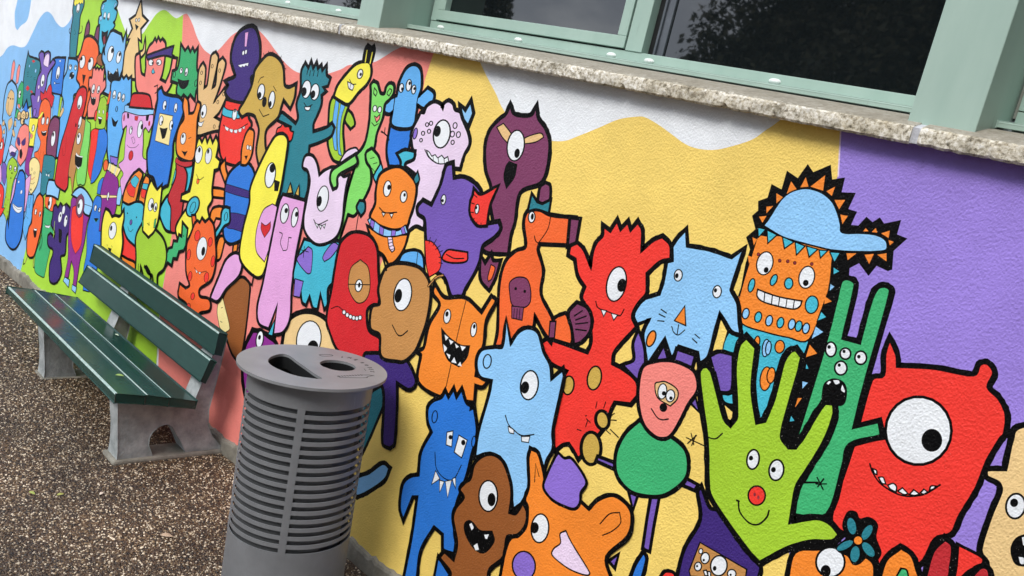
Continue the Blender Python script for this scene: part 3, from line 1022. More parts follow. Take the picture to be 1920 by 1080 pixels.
P('lgr', '120,100 150,-60 220,-142 290,-60 302,100 240,250 200,450 172,680 150,850 132,1045 100,880 60,765 110,450 125,300', 18); E(185, 40, 18, 42, 5, (180, 52, 8, 15)); E(265, 62, 20, 44, 5, (262, 75, 8, 15)); D('k', 210, 132, 10, 16, 0, 0); D('k', 192, 215, 9, 12, 0, 0)
for x, y in ((110, 540), (145, 580), (105, 670), (135, 780), (125, 860)): D('gold', x, y, 8, 12, 0, 3)
L('290,70 330,-20', 12)
F('painted_face', 'pale yellow freckled face')
P('py', '500,0 520,-80 580,-132 655,-80 682,50 640,300 580,430 530,492 500,420 510,250', 16); D('py', 545, 65, 9, 24, 0, 4); D('py', 590, 130, 12, 22, 20, 4); L('520,220 550,240 590,200', 10, 'dred'); L('520,300 560,315 590,285', 7); D('k', 530, 410, 10, 20, 0, 0)
F('painted_rabbit', 'pale blue hand-eared figure')
P('lb2', '460,570 490,500 575,500 540,900 480,1100 432,1260 398,1100 398,960 450,800', 16); L('490,520 480,720', 10); L('530,520 505,720', 10); L('455,860 480,900', 8)
F('painted_figure', 'red round figure cut by the left edge')
P('red', '-60,310 30,318 72,420 60,600 40,720 90,720 20,850 -60,905', 18); D('wh', 0, 510, 14, 30, 0, 0)
F('painted_banana', 'blue banana-shaped figure with a wide white smile')
P('pink', '440,255 500,180 535,150 500,400 430,790 405,760 425,450', 14); P('pink', '175,650 265,230 288,220 215,640', 12)
P('blue', '150,1080 190,700 250,500 290,280 340,112 388,98 425,170 428,450 410,750 392,1000 350,1250 265,1395 180,1385 108,1250 112,1050 135,900', 20)
P('wh', '220,640 310,705 382,700 370,770 312,805 240,740', 9); L('235,670 310,745 378,735', 7); D('wh', 325, 280, 12, 24, 10, 4); D('wh', 370, 452, 16, 34, 10, 4)
F('painted_figure', 'green figure with an orange one-eyed face and a sky blue cap')
P('grn', '735,840 758,700 830,755 895,768 880,960 945,945 930,1080 880,1290 800,1640 750,1890 700,1880 590,1780 600,1500 640,1380 690,1230 720,1000', 18)
P('or2', '770,530 860,518 952,570 915,752 860,772 770,672', 12); E(852, 630, 30, 116, 8, (836, 642, 13, 40))
P('lb', '790,500 805,360 832,258 900,265 1012,322 985,562 890,510', 20); L('745,970 800,1010 880,1000', 7); P('wh', '760,1010 800,1020 855,1012 830,1062 775,1045', 6)
T(0, 400, 7.2)
Sketch.w, Sketch.t = 18, 7
F('painted_carrot', 'orange carrot figure with thin legs')
L('385,560 340,670 318,690 320,620', 20); L('458,590 450,720 465,735', 20); L('385,560 340,670', 6, 'tan'); L('458,590 450,720', 6, 'tan')
P('or2', '440,120 450,-30 500,-200 545,-258 585,-200 580,0 560,200 500,450 460,572 410,592 375,540 375,350 400,200', 16)
E(490, -20, 14, 42, 8, (500, -8, 6, 14)); E(548, 12, 12, 38, 8, (550, 25, 6, 12)); P('k', '458,230 482,205 508,212 492,320 468,325', 4); P('wh', '468,208 505,212 500,235 472,228', 0)
L('555,200 575,380 540,500 550,300', 10)
F('painted_ghost', 'dark indigo figure with white eyes and a black mouth')
P('ind', '720,60 735,-80 762,-105 790,-60 822,-125 860,-75 902,-115 950,-50 962,200 900,300 882,540 820,580 832,780 790,900 730,940 680,900 680,700 722,560 720,480 660,430 655,315 690,280 742,345 752,250 702,150', 18)
D('wh', 818, 50, 24, 72, 10, 4); D('wh', 893, 105, 22, 80, 8, 4); D('wh', 865, -45, 20, 60, 8, 4); D('k', 824, 30, 8, 20, 0, 0); D('k', 905, 70, 8, 20, 0, 0); P('k', '800,205 842,235 832,402 802,382', 3)
L('745,110 728,320', 14, 'lime')
T(110, 300, 9)
Sketch.w, Sketch.t = 24, 10
F('painted_figure', 'red and purple caped figure with a big round eye and boots')
P('mag', '210,800 235,640 340,600 440,680 570,800 490,1080 440,1400 380,1640 345,1850 300,2160 245,2160 265,1880 222,1700 170,1990 105,1980 165,1650 170,1300', 18)
P('red', '240,815 330,760 420,850 412,1200 380,1450 290,1585 240,1450 215,1250', 10)
P('lb', '238,585 300,510 380,470 470,530 570,700 572,800 520,935 440,880 400,650 340,640', 20); L('445,745 570,790', 10)
P('plum', '300,780 320,640 390,568 438,650 440,800 400,940 350,975 305,900', 9); E(370, 790, 46, 134, 8, (350, 772, 16, 42))
P('lb', '85,2040 112,1975 190,2020 175,2150', 16, sm=False); P('lb', '228,2190 240,2100 310,2145 290,2250', 16, sm=False)
F('painted_figure', 'smooth blue figure with a green smile')
P('blue', '600,690 655,600 712,622 762,722 742,1000 730,1300 712,1560 640,1900 560,2200 420,2200 430,1850 480,1560 490,1180 570,850', 18)
E(630, 812, 21, 52, 8, (642, 835, 9, 20)); E(698, 842, 18, 40, 8, (690, 830, 8, 16)); P('k', '605,990 640,985 682,990 640,1050', 8); L('600,985 640,1055 688,985', 8, 'grn')
F('painted_figure', 'purple jar figure with a striped crown and ears')
P('vio2', '875,-70 1005,-35 992,100 890,45', 18); D('k', 925, 60, 12, 18, 0, 0)
P('blue', '655,570 680,400 742,305 800,300 735,500 722,590', 14); D('or2', 800, 90, 42, 95, 5, 14)
P('mag', '690,1200 735,700 715,570 760,350 795,250 830,170 960,262 1012,350 1015,560 965,870 900,1000 800,1180', 18)
P('py', '830,165 862,45 1065,152 990,295 940,240 900,215', 16, ang=40)
for a, c in (('890,65 865,195', 'aq'), ('935,85 905,225', 'yl'), ('985,115 945,250', 'lb'), ('1020,140 975,270', 'yl')): L(a, 18, c, sm=False)
P('py', '715,590 1000,602 992,635 740,645', 9, sm=False); D('wh', 845, 615, 18, 74, 8, 8); D('k', 850, 650, 9, 20, 0, 0); P('lb', '1015,490 1060,432 1092,480 1042,765 985,742', 18)
T(100, 200, 9)
F('painted_face', 'lime smiling face with red ears over a red and blue capsule body')
D('red', 722, 150, 22, 95, 8, 12); D('red', 905, 165, 24, 80, 8, 12)
P('red', '638,430 700,372 785,382 740,700 660,1100 640,1270 590,1100 598,900 632,600', 14); P('blue', '782,380 870,368 925,500 912,700 850,900 810,1080 705,1260 640,1300 665,1080 735,720', 14)
P('lgr', '718,362 745,130 800,-120 870,-175 915,-80 902,100 882,345 800,382', 16); P('or2', '905,-20 960,-250 985,-260 950,-60', 12)
E(785, 85, 12, 34, 0, None, 5); E(855, 90, 12, 34, 0, None, 5); P('k', '762,165 835,185 815,285 785,300', 4); P('wh', '765,170 832,190 825,212 775,200', 0)
F('painted_cucumber', 'red tall slanting figure with one eye')
P('dred', '40,1270 60,1080 130,680 250,280 350,-80 430,-270 505,-325 562,-280 562,-150 500,140 400,430 320,750 262,1100 245,1340 200,1420 105,1360', 20)
E(455, -70, 40, 118, 8, (442, 0, 14, 32)); P('k', '375,340 385,270 400,300 392,345', 2); L('230,500 205,800 170,830 160,700', 6)
F('painted_figure', 'half brown half green laughing figure')
P('lbrn', '405,430 450,300 500,195 542,225 560,180 480,750 385,1080 345,1320 330,1500 300,1200 265,1180 280,1000 340,700', 14)
P('bgr', '560,180 595,250 635,285 622,580 592,800 572,1080 540,1300 500,1330 470,1310 420,1330 402,1180 460,800 520,500', 16)
E(458, 270, 26, 108, 12, (440, 325, 10, 26)); E(440, 540, 35, 102, 8, (438, 500, 12, 32)); P('k', '378,815 440,845 505,850 482,1000 430,1028 378,960', 5); P('wh', '392,768 440,825 512,840 500,862 405,835', 4); P('wh', '372,965 430,1025 470,1005 430,1062', 4)
T(220, 150, 9)
F('painted_monster', 'orchid pink figure in a red hat with a light blue brim')
P('pink', '100,840 88,660 140,540 620,590 605,740 540,885 488,800 450,850 445,1080 440,1300 532,1380 482,1590 400,1500 300,1640 180,1950 90,1950 60,1700 110,1580 30,1430 120,1330 140,1080 170,800 165,770', 18)
P('lb', '138,440 180,428 400,478 632,490 622,580 400,600 132,530', 16); P('dred', '220,445 255,285 300,238 500,250 562,300 592,475 400,462', 20)
E(240, 850, 23, 68, 8, (255, 820, 10, 22)); E(395, 830, 43, 146, 8, (426, 790, 19, 46)); P('dred', '305,610 368,615 350,690 305,680', 6); L('178,1098 210,1135 270,1145 330,1128 372,1085', 9); D('dred', 240, 1275, 36, 82, 8); P('pink', '250,980 285,960 310,1040 280,1080', 8)
D('dred', 125, 640, 10, 55, 5, 5); D('dred', 550, 735, 14, 40, 5, 5)
P('k', '175,560 210,570 205,640 180,650', 2); P('k', '495,590 550,600 530,690 495,690', 2)
T4(0, 0)
Sketch.w, Sketch.t = 12, 5
F('painted_bear', 'blue hooded bear figure with a pale square face')
P('blue', '1130,1080 1190,760 1192,690 1215,665 1235,710 1290,728 1350,740 1384,800 1372,860 1322,1000 1300,1080 1295,1180 1262,1380 1240,1390 1190,1435 1160,1330 1120,1300 1112,1150', 14)
P('py', '1203,850 1302,870 1272,1092 1168,1056', 6, sm=False); E(1214, 905, 15, 36, 8, (1222, 918, 6, 12)); E(1290, 940, 13, 38, 8, (1296, 945, 6, 14)); P('k', '1204,958 1232,966 1262,960 1242,1032 1222,1042', 3)
E(1240, 790, 13, 36, 8, (1244, 800, 5, 11)); E(1323, 810, 12, 36, 8, (1322, 825, 5, 11)); L('1278,735 1268,835', 5, 'ind')
T4(0, 1)
F('painted_figure', 'orange long-eared figure in a crimson scarf')
P('aq', '1200,500 1240,420 1270,385 1302,480 1312,655 1250,640 1210,560', 13); P('aq', '1385,170 1448,150 1425,290 1395,390 1385,280', 10); P('aq', '1300,280 1330,150 1335,250 1290,310', 8)
P('crim', '1328,130 1380,170 1405,240 1385,380 1352,600 1320,662 1288,650 1290,480 1268,400 1325,250', 9)
P('or1', '1330,-20 1350,-120 1390,-190 1380,-280 1390,-352 1412,-320 1420,-220 1460,-230 1488,-312 1507,-290 1482,-180 1475,-20 1455,110 1405,120 1340,80', 12)
E(1380, -40, 20, 44, 8, (1378, -58, 7, 14)); P('k', '1368,52 1390,60 1412,55 1392,92', 3); P('crim', '1328,102 1370,130 1450,130 1440,165 1380,172 1322,140', 7)
L('1420,-40 1440,-50', 5); L('1400,-195 1395,-300', 5, 'sal')
F('painted_egg', 'striped blue and indigo egg body with an orange head and orange arms')
for q in ('1600,335 1682,350 1692,402 1600,392', '1690,125 1658,180 1700,305 1722,285 1695,190', '1580,560 1598,492 1650,475 1695,490 1680,560 1620,550 1602,595', '1650,705 1690,700 1652,850 1618,875 1625,790', '1758,735 1785,740 1772,822 1750,815'): P('or1', q, 12)
P('blue', '1690,430 1700,300 1730,220 1790,160 1840,140 1890,180 1912,260 1900,400 1872,560 1832,690 1740,742 1690,705 1680,600', 14)
P('ind', '1700,300 1800,330 1898,362 1890,412 1780,385 1690,355', 5); P('ind', '1690,515 1780,520 1872,545 1835,665 1760,640 1700,620', 5)
P('or1', '1815,150 1818,60 1828,0 1850,-70 1875,-110 1905,-90 1900,0 1885,90 1850,150', 11)
E(1862, 25, 9, 18, 0, None, 4); E(1882, 30, 9, 18, 0, None, 4); P('k', '1838,90 1862,88 1850,120', 2)
P('aq', '1668,520 1688,482 1722,488 1722,582 1682,612 1625,702 1612,680 1660,600', 13); D('aq', 1698, 545, 12, 32, 8)
F('painted_figure', 'yellow figure with a spiky top poking its tongue out')
P('yl', '1470,130 1482,20 1500,-42 1520,0 1545,-50 1560,5 1582,-48 1600,5 1625,-45 1640,0 1622,100 1652,130 1640,182 1610,192 1592,340 1592,420 1560,480 1570,560 1540,605 1470,592 1450,540 1442,722 1338,702 1330,620 1400,500 1470,440 1368,418 1372,388 1432,360 1452,270', 13, ang=45)
E(1497, 80, 27, 66, 8, (1502, 45, 9, 20)); E(1570, 90, 24, 60, 8, (1568, 56, 8, 18)); L('1480,228 1495,262 1512,266 1534,248', 6); P('or2', '1484,260 1502,275 1492,302 1480,292', 4)
D('aq', 1452, 470, 44, 78, 20, 12); D('aq', 1452, 475, 18, 42, 20, 5)
F('painted_rabbit', 'aqua face with two striped flower ears over a red and orange body')
P('red', '920,620 960,700 1022,762 1032,860 1000,905 918,845', 11); P('or1', '908,840 960,870 1012,900 1003,985 958,960', 11)
P('or1', '928,430 950,330 1000,240 1048,198 1072,230 1052,290 1012,450 960,455', 13); P('red', '955,330 990,280 1020,340 1010,400 975,385', 5); P('aq', '985,275 1020,235 1048,270 1022,330 1000,315', 5)
P('or1', '1048,440 1070,320 1100,240 1122,260 1120,330 1100,430 1080,462', 12); P('red', '1068,335 1110,350 1100,410 1065,395', 5); P('aq', '1080,295 1118,300 1108,345 1072,335', 5)
P('aq', '925,440 970,462 1030,440 1080,462 1092,590 1042,640 1022,762 960,700 930,600 920,500', 11); D('vio', 988, 588, 8, 20, 8); L('965,618 972,648 988,658 1005,638', 5); D('k', 962, 520, 4, 7, 0, 0); D('k', 1030, 550, 4, 7, 0, 0)
F('painted_dragon', 'green zigzag tailed lizard shape')
P('grn', '1378,600 1410,640 1396,760 1380,792 1345,800 1330,852 1302,850 1290,902 1262,880 1245,915 1250,850 1272,790 1300,782 1310,735 1340,738 1350,690 1372,705', 13, sm=False); D('k', 1384, 690, 3, 8, 0, 0)
F('painted_horse', 'lime bodied horse figure with a yellow head')
P('lgr', '1080,590 1160,640 1230,720 1252,830 1232,930 1185,980 1182,1085 1160,1085 1152,985 1120,960 1090,905 1130,985 1120,1060 1100,1050 1075,950 1060,900 1052,1020 1018,1020 1030,850 1028,700', 13)
L('1045,900 1040,1000', 8)
P('yl', '1098,420 1120,330 1142,278 1157,312 1185,352 1217,318 1210,400 1190,560 1160,650 1120,692 1080,650 1082,560', 12, ang=40); E(1138, 455, 20, 48, 8, (1146, 462, 8, 20)); E(1172, 475, 13, 34, 8, (1174, 482, 6, 16)); L('1110,595 1130,610', 5); L('1125,590 1118,612', 5); P('grn', '1165,570 1178,560 1170,625 1158,630', 5); P('grn', '1072,570 1082,575 1082,625 1074,620', 5)
F('painted_cat', 'yellow one-eyed cat-eared figure above the bench back')
P('yl', '770,640 785,540 800,495 822,510 845,555 870,545 905,550 932,508 932,560 918,640 922,750 895,880 840,900 765,900', 13)
E(850, 650, 28, 64, 8, (840, 632, 8, 20)); P('k', '815,778 842,786 832,822', 3); L('808,752 812,765', 4); L('842,762 848,775', 4)
F('painted_monster', 'orange spotted one-eyed monster with waving arms')
P('or2', '1455,620 1448,540 1470,540 1480,615', 10)
P('or2', '1410,760 1440,680 1468,605 1488,583 1505,600 1522,566 1545,595 1575,566 1605,612 1617,720 1622,870 1590,1010 1502,1080 1505,1150 1572,1170 1575,1240 1502,1262 1490,1320 1405,1300 1410,1200 1348,1140 1356,1055 1400,1090 1432,1060 1405,950', 13)
for x, y, a, b in ((1487, 688, 20, 40), (1583, 735, 16, 34), (1422, 830, 14, 40), (1603, 880, 14, 42), (1555, 1000, 17, 38), (1432, 992, 14, 36), (1452, 1142, 14, 26), (1420, 1220, 14, 26)): D('red', x, y, a, b, 8, 4)
E(1520, 785, 38, 88, 8, (1531, 805, 14, 34)); L('1465,928 1495,962 1555,955', 6); teeth('1472,938 1490,958 1480,970 | 1495,960 1515,962 1505,980', 4)
F('painted_cone', 'ice cream cone with lilac ice cream and a face in profile')
P('brn', '1680,1150 1800,1010 1862,1040 1872,1100 1840,1400 1800,1640 1740,1560 1700,1420', 13)
P('py', '1640,1190 1672,1150 1725,1380 1690,1415 1652,1380 1640,1330 1630,1260', 7); L('1660,1230 1672,1226', 5); L('1655,1330 1668,1338', 5)
P('pink', '1600,1120 1650,1000 1700,880 1760,828 1802,840 1818,900 1792,990 1702,1080 1640,1170 1588,1155', 14)
L('1745,832 1770,800 1790,830', 7)
T4(1, 2)
Sketch.w, Sketch.t = 22, 9
F('painted_unicorn', 'purple figure with an eye and an aqua horn behind the bin')
P('mag', '-20,330 40,340 100,380 150,430 170,620 140,860 60,940 -40,900 -90,700 -85,480', 22); E(30, 385, 27, 64, 8, (28, 370, 10, 18))
F('painted_monster', 'cream one-eyed monster behind the bin')
P('tan2', '205,430 240,270 330,198 440,198 540,270 600,440 625,640 580,860 480,980 330,980 230,860 190,640', 22); E(398, 385, 92, 140, 8, (428, 450, 42, 58))
# ------------------------------------------------------------------ right-hand half of the mural, back to front
Sketch.w, Sketch.t = 30, 10
Sketch.k, Sketch.thr = 1.0, 4.4
T4(1, 0)
Sketch.w, Sketch.t = 26, 8
F('painted_elephant', 'blue long-headed figure with three eyes and round ears')
P('blue', '1010,950 1090,965 1170,950 1150,1080 1110,1230 1000,1240 985,1120', 24)
P('lb2', '1060,720 1080,620 1130,520 1190,490 1235,530 1240,650 1215,735 1290,665 1335,705 1320,770 1270,810 1210,780 1200,850 1180,945 1090,960 1020,930 1030,830 1000,850 965,830 975,770 1040,730', 26)
L('1215,735 1205,790', 10); L('1045,725 1030,830', 10)
E(1092, 660, 17, 34, 8, (1098, 668, 8, 13)); E(1148, 640, 20, 44, 8, (1155, 625, 9, 14)); E(1185, 672, 16, 34, 8, (1190, 665, 8, 12))
L('945,985 985,1020 1000,1050', 12); L('970,960 965,1000', 10); L('940,990 965,1000', 10)

F('painted_monster', 'pale pink spotted one-eyed monster with a blue bow')
P('lpk', '1170,1030 1180,970 1225,880 1240,850 1264,850 1285,802 1340,770 1385,788 1403,822 1412,785 1445,762 1478,785 1492,828 1535,850 1562,930 1590,1000 1600,1080 1560,1160 1530,1260 1440,1250 1410,1350 1340,1520 1280,1600 1255,1710 1200,1690 1140,1730 1150,1640 1200,1450 1220,1330 1120,1240 1200,1170 1180,1110', 28)
P('lb', '1535,795 1572,838 1612,770 1628,850 1592,940 1560,890', 30, ang=30)
D('vio2', 1196, 1002, 15, 42, 12)
for x, y, a, b in ((1285, 935, 12, 14), (1315, 925, 12, 15), (1255, 1000, 12, 15), (1300, 985, 12, 15), (1240, 1052, 10, 13), (1495, 942, 15, 22), (1475, 1006, 15, 22), (1520, 1010, 15, 22), (1477, 1068, 12, 16)):
    D('lpk', x, y, a, b, 10)
E(1396, 1005, 62, 106, 10, (1362, 985, 26, 42), 12)
P('wh', '1280,1128 1300,1140 1320,1172 1345,1160 1365,1185 1395,1165 1415,1190 1440,1175 1450,1222 1370,1228 1305,1182', 9)
L('1268,1122 1300,1182 1370,1228 1460,1222', 10); L('1330,1170 1332,1205', 7); L('1368,1185 1372,1224', 7); L('1412,1190 1415,1222', 7)

T4(2, 0)
Sketch.w, Sketch.t = 30, 9
F('painted_monster', 'plum one-eyed monster with horns, tan goggle straps and a black diamond mouth')
P('plum', '-12,798 22,864 140,872 185,805 195,890 250,970 280,1080 262,1260 210,1370 60,1440 20,1660 -10,1760 -30,1900 -180,1890 -230,1850 -130,1760 -160,1500 -150,1400 -190,1270 -195,1100 -160,980 -90,900 -42,862', 30)
P('tan', '-112,955 -62,926 0,1015 -20,1085 -70,1030', 10); P('tan', '100,1035 200,1000 228,1005 238,1030 180,1065 95,1080', 10)
E(30, 1092, 64, 116, 8, (40, 1150, 20, 36), 11)
P('k', '-20,1210 40,1235 20,1330 -40,1415 -60,1330 -45,1250', 6)

T4(3, 1)
F('painted_figure', 'orange grinning figure in a sky blue cap with a spiky black and orange mane')
P('k', '-70,430 0,405 30,305 105,345 145,205 225,260 300,155 340,215 470,160 480,270 575,255 550,365 655,370 600,490 665,510 620,610 680,615 740,550 785,590 840,555 870,600 995,575 965,680 1040,710 940,800 930,940 900,950 815,910 755,985 685,890 610,930 600,1100 540,1300 500,1500 420,2000 350,2320 100,2320 -330,1950 -330,1500 -260,1250 -200,1080 -165,900 -130,790 -160,700 -90,640 -115,540 -70,500', 6, sm=False)
Sketch.w, Sketch.t = 11, 10
P('aq', '-200,1345 -20,1410 150,1450 310,1465 280,1560 200,1750 100,2000 40,2160 -60,2160 -120,1900 -260,1950 -340,1900 -330,1500', 10)
P('or1', '0,690 100,690 470,800 480,900 460,1080 430,1170 310,1465 150,1450 -20,1410 -195,1345 -220,1210 -190,1060 -110,800 -70,690', 12)
for tri in ('-75,625 -15,640 -70,700', '-5,645 70,682 0,745', '110,695 195,735 125,785', '205,735 280,765 215,832', '290,765 375,790 310,848', '385,795 450,800 395,855', '465,810 545,815 500,890', '490,920 545,955 490,985', '400,1250 445,1300 370,1330'):
    P('aq', tri, 10, sm=False)
for tri in ('140,380 175,280 220,345', '245,325 285,250 305,320', '320,320 430,235 415,350', '440,355 505,320 480,390', '500,420 580,420 535,490', '545,530 600,540 560,600', '65,445 65,370 115,400', '-10,520 -10,470 40,465', '715,655 735,630 755,655', '780,660 810,630 820,665', '850,670 915,650 905,705', '905,720 945,735 915,760', '590,820 665,820 600,870', '725,830 795,825 760,900', '820,830 890,820 890,880', '425,1140 480,1180 425,1200', '315,1505 370,1570 285,1600', '225,1905 255,1905 205,1975', '-65,545 -10,540 -40,590', '-115,700 -80,715 -105,760', '-150,835 -115,850 -140,900', '-215,1140 -235,1175 -205,1190'):
    P('or1', tri, 0, sm=False)
for tri in ('360,1370 415,1410 330,1460', '260,1780 300,1790 260,1835', '470,1050 500,1070 465,1100'):
    P('lb', tri, 0, sm=False)
P('aq', '290,1650 305,1685 285,1685', 0, sm=False); P('aq', '175,2040 200,2075 165,2080', 0, sm=False)
P('lb', '-30,612 10,560 60,480 120,400 200,350 300,335 400,365 480,430 520,510 545,600 560,665 700,670 800,680 870,710 895,750 880,798 700,808 500,797 350,765 200,725 100,690', 12)
E(-22, 895, 60, 88, 14, (-12, 945, 18, 22)); E(292, 1000, 58, 84, 14, (285, 1042, 21, 24))
for x, y in ((90, 875), (150, 880), (203, 892), (-70, 828), (330, 900)): D('mrn', x, y, 11, 12, 0, 4)
D('aq', 45, 1020, 22, 44, 24); D('aq', 157, 1046, 31, 42, 5); D('aq', -122, 1060, 22, 52, 15); D('aq', 330, 1205, 48, 66, 10)
P('wh', '-75,1090 0,1120 100,1150 255,1178 240,1218 190,1238 60,1212 -40,1180 -80,1140', 12)
for a, b in (((-22, 1112), (-28, 1182)), ((35, 1130), (28, 1204)), ((90, 1148), (80, 1218)), ((145, 1160), (135, 1228)), ((200, 1170), (190, 1236))):
    L('%d,%d %d,%d' % (*a, *b), 9)
for i, (x, y) in enumerate(((-165, 1272), (-72, 1298), (10, 1325), (95, 1340), (180, 1352), (232, 1366), (287, 1382))):
    D('lb' if i % 2 == 0 else 'aq', x, y, 25, 40, 14)
D('or1', -80, 1482, 20, 42, 8); D('lb', -15, 1530, 26, 66, 8); D('or1', 90, 1520, 36, 48, 8); D('or1', -15, 1760, 42, 90, 8); D('or1', 25, 1735, 30, 60, 8); D('lb', 5, 1530, 20, 52, 8)

T4(2, 1)
F('painted_cat', 'light blue cat with an orange nose and whisker strokes')
Sketch.w, Sketch.t = 30, 9
P('lb', '1180,830 1240,720 1305,650 1312,770 1480,800 1650,858 1735,795 1690,930 1640,1090 1650,1120 1690,1200 1700,1330 1712,1425 1650,1400 1600,1320 1560,1262 1520,1400 1470,1590 1410,1640 1400,1560 1250,1510 1200,1600 1150,1450 1020,1640 990,1450 1000,1390 1040,1310 930,1350 870,1320 880,1240 960,1180 1110,1130 1140,1040 1160,930', 30, ang=40)
E(1249, 985, 30, 44, 8, (1238, 988, 13, 19)); E(1540, 1108, 32, 46, 8, (1528, 1098, 12, 16))
P('or1', '1298,1215 1220,1325 1305,1362', 11, sm=False)
L('1252,1355 1240,1430', 9); L('1200,1368 1215,1412 1250,1432 1298,1395', 9)
for s_ in ('1120,1240 1160,1268', '1105,1275 1150,1298', '1095,1325 1142,1330', '1355,1460 1388,1492', '1375,1428 1408,1456'): L(s_, 10)
D('or1', 1046, 1460, 30, 62, 20, 12)

F('painted_monster', 'red one-eyed monster with a spiky tuft, two fangs and gold spots')
P('red', '930,1370 770,1550 750,1650 840,1700 930,1780 945,1880 890,1945 770,1930 740,1990 690,2120 500,2355 470,2300 430,2240 380,2250 330,2290 300,2180 310,2080 400,1740 420,1700 300,1640 220,1550 230,1490 280,1470 570,1572 602,1480 590,1330 560,1210 530,1150 555,1070 500,980 480,860 430,830 440,770 490,745 540,800 595,940 610,820 640,740 685,690 690,622 740,660 790,582 815,650 870,592 890,655 945,592 975,650 970,810 1060,730 1130,700 1185,760 1190,860 1110,880 1010,970 1010,1080 1000,1130 940,1200 900,1290', 30, ang=45)
E(785, 1050, 72, 132, 12, (826, 1060, 34, 50), 12)
L('630,1180 650,1230 740,1265 810,1288 842,1240', 10); teeth('668,1240 712,1250 690,1294 | 745,1268 795,1282 765,1322', 9)
Sketch.t = 13
D('gold', 620, 1755, 52, 90, 10); D('gold', 425, 1810, 42, 70, 8)
for a in ('630,1980 640,1935', '690,1980 705,1935', '560,2060 590,2090', '730,2050 770,2020', '745,2070 785,2072', '700,2140 740,2175', '555,2040 560,2035', '490,2140 520,2150', '555,2120 570,2070'):
    L(a, 9)
D('gold', 680, 2070, 50, 70, -10, 26); D('gold', 595, 2282, 75, 122, 0, 26)

F('painted_bird', 'orange long-necked bird with a plum beak tip and a teal crown')
Sketch.w, Sketch.t = 28, 10
P('or2', '110,770 30,810 -50,900 -90,1080 -100,1400 -125,1520 10,1480 60,1400 150,1385 172,1272 240,1400 290,1470 305,1325 215,1130 232,950 192,800 205,742 430,752 470,560 290,540 190,490 120,512 95,600', 28)
P('plum', '442,560 508,568 480,735 425,758', 26, sm=False)
P('plum', '200,440 215,330 255,296 285,320 280,420 240,445', 24); P('teal', '125,500 152,382 190,440 230,455 290,425 275,515 190,488', 20, ang=30)
L('293,545 270,640 205,738', 9); L('170,690 182,730 215,752', 9)
E(150, 548, 25, 42, 5, (155, 545, 11, 24), 9)
P('plum', '-15,1120 -15,1040 40,1000 110,1010 140,1080 140,1180 100,1225 40,1225 0,1200', 10); P('plum', '0,1215 90,1225 78,1322 0,1305', 9)
for x in (20, 42, 62): L('%d,1235 %d,1312' % (x, x - 6), 6)
D('k', 30, 1085, 10, 12, 0, 0); D('k', 98, 1105, 10, 12, 0, 0)
P('or2', '320,1320 400,1275 450,1340 460,1430 440,1500 310,1460', 26); P('plum', '288,1330 332,1330 320,1455 278,1455', 12, sm=False)
P('plum', '430,1270 490,1195 560,1230 595,1310 580,1410 520,1480 470,1500 455,1380', 28)
for a in ('470,1290 530,1250', '480,1320 560,1290', '480,1350 570,1340', '480,1390 560,1400'): L(a, 12)

T4(1, 1)
Sketch.w, Sketch.t = 28, 8
F('painted_monster', 'violet soft monster with a red fish patch, stitches and red lips')
P('vio', '1220,470 1255,430 1320,465 1390,310 1430,170 1475,150 1482,262 1560,255 1640,300 1690,370 1720,500 1740,605 1820,590 1830,640 1780,700 1700,760 1680,860 1640,960 1570,1080 1540,1140 1470,1135 1420,1000 1300,900 1280,700 1270,560 1222,520', 30)
P('red', '1268,720 1330,740 1385,830 1380,940 1300,1000 1278,900', 10)
P('red', '1612,440 1632,385 1638,342 1690,384 1814,320 1760,440 1742,520 1730,608 1665,606 1612,530', 22)
E(1408, 418, 18, 38, 8, (1402, 425, 9, 12)); E(1660, 488, 15, 36, 8, (1655, 478, 7, 12))
P('red', '1400,845 1440,795 1510,800 1590,812 1580,880 1480,892 1412,875', 16); L('1430,828 1490,858 1560,858', 10)
for a in ('1310,700 1300,745', '1355,715 1330,760', '1385,760 1350,790', '1400,800 1375,815', '1405,850 1375,850', '1400,895 1375,890', '1630,375 1660,400', '1612,440 1640,450', '1600,510 1635,515', '1610,570 1640,560', '1650,610 1660,585', '1690,625 1690,595'): L(a, 8)
P('plum', '1690,850 1720,905 1765,835 1780,880 1830,880 1795,1000 1750,1090 1690,1010', 26); P('or2', '1740,1000 1765,905 1795,930 1770,1010 1745,1030', 9)

F('painted_deer', 'bright green thin deer with a heart nose and a leafy bunch')
T4(1, 0)
Sketch.w, Sketch.t = 24, 8
P('bgr', '868,690 866,640 884,616 910,630 922,668 936,706 968,706 982,655 1008,630 1034,646 1030,700 1002,742 965,782 950,880 905,1000 890,1090 870,1150 850,1190 862,1350 830,1450 780,1540 740,1612 690,1602 625,1800 598,1790 660,1620 690,1450 752,1240 625,1310 612,1395 588,1412 568,1350 580,1285 640,1240 760,1160 820,1080 850,950 860,850', 24)
P('bgr', '885,700 890,660 910,690 900,720', 9); P('bgr', '985,700 1005,665 1020,680 1000,720', 9)
E(893, 815, 15, 24, 8, None, 7); E(930, 823, 15, 24, 8, None, 7)
P('sal', '890,870 908,882 932,858 928,892 905,918', 9); L('870,920 890,945 920,928', 8)
P('bgr', '830,1150 870,1120 890,1140 920,1180 930,1240 910,1300 880,1310 860,1250 835,1210', 22); P('aq', '885,1320 940,1220 952,1290 900,1370', 16)
for a in ('860,1190 890,1180', '880,1230 910,1220', '870,1260 895,1290'): L(a, 6)
P('teal', '760,1560 780,1510 815,1520 815,1580 790,1615', 20)
L('770,1612 750,1740', 10)

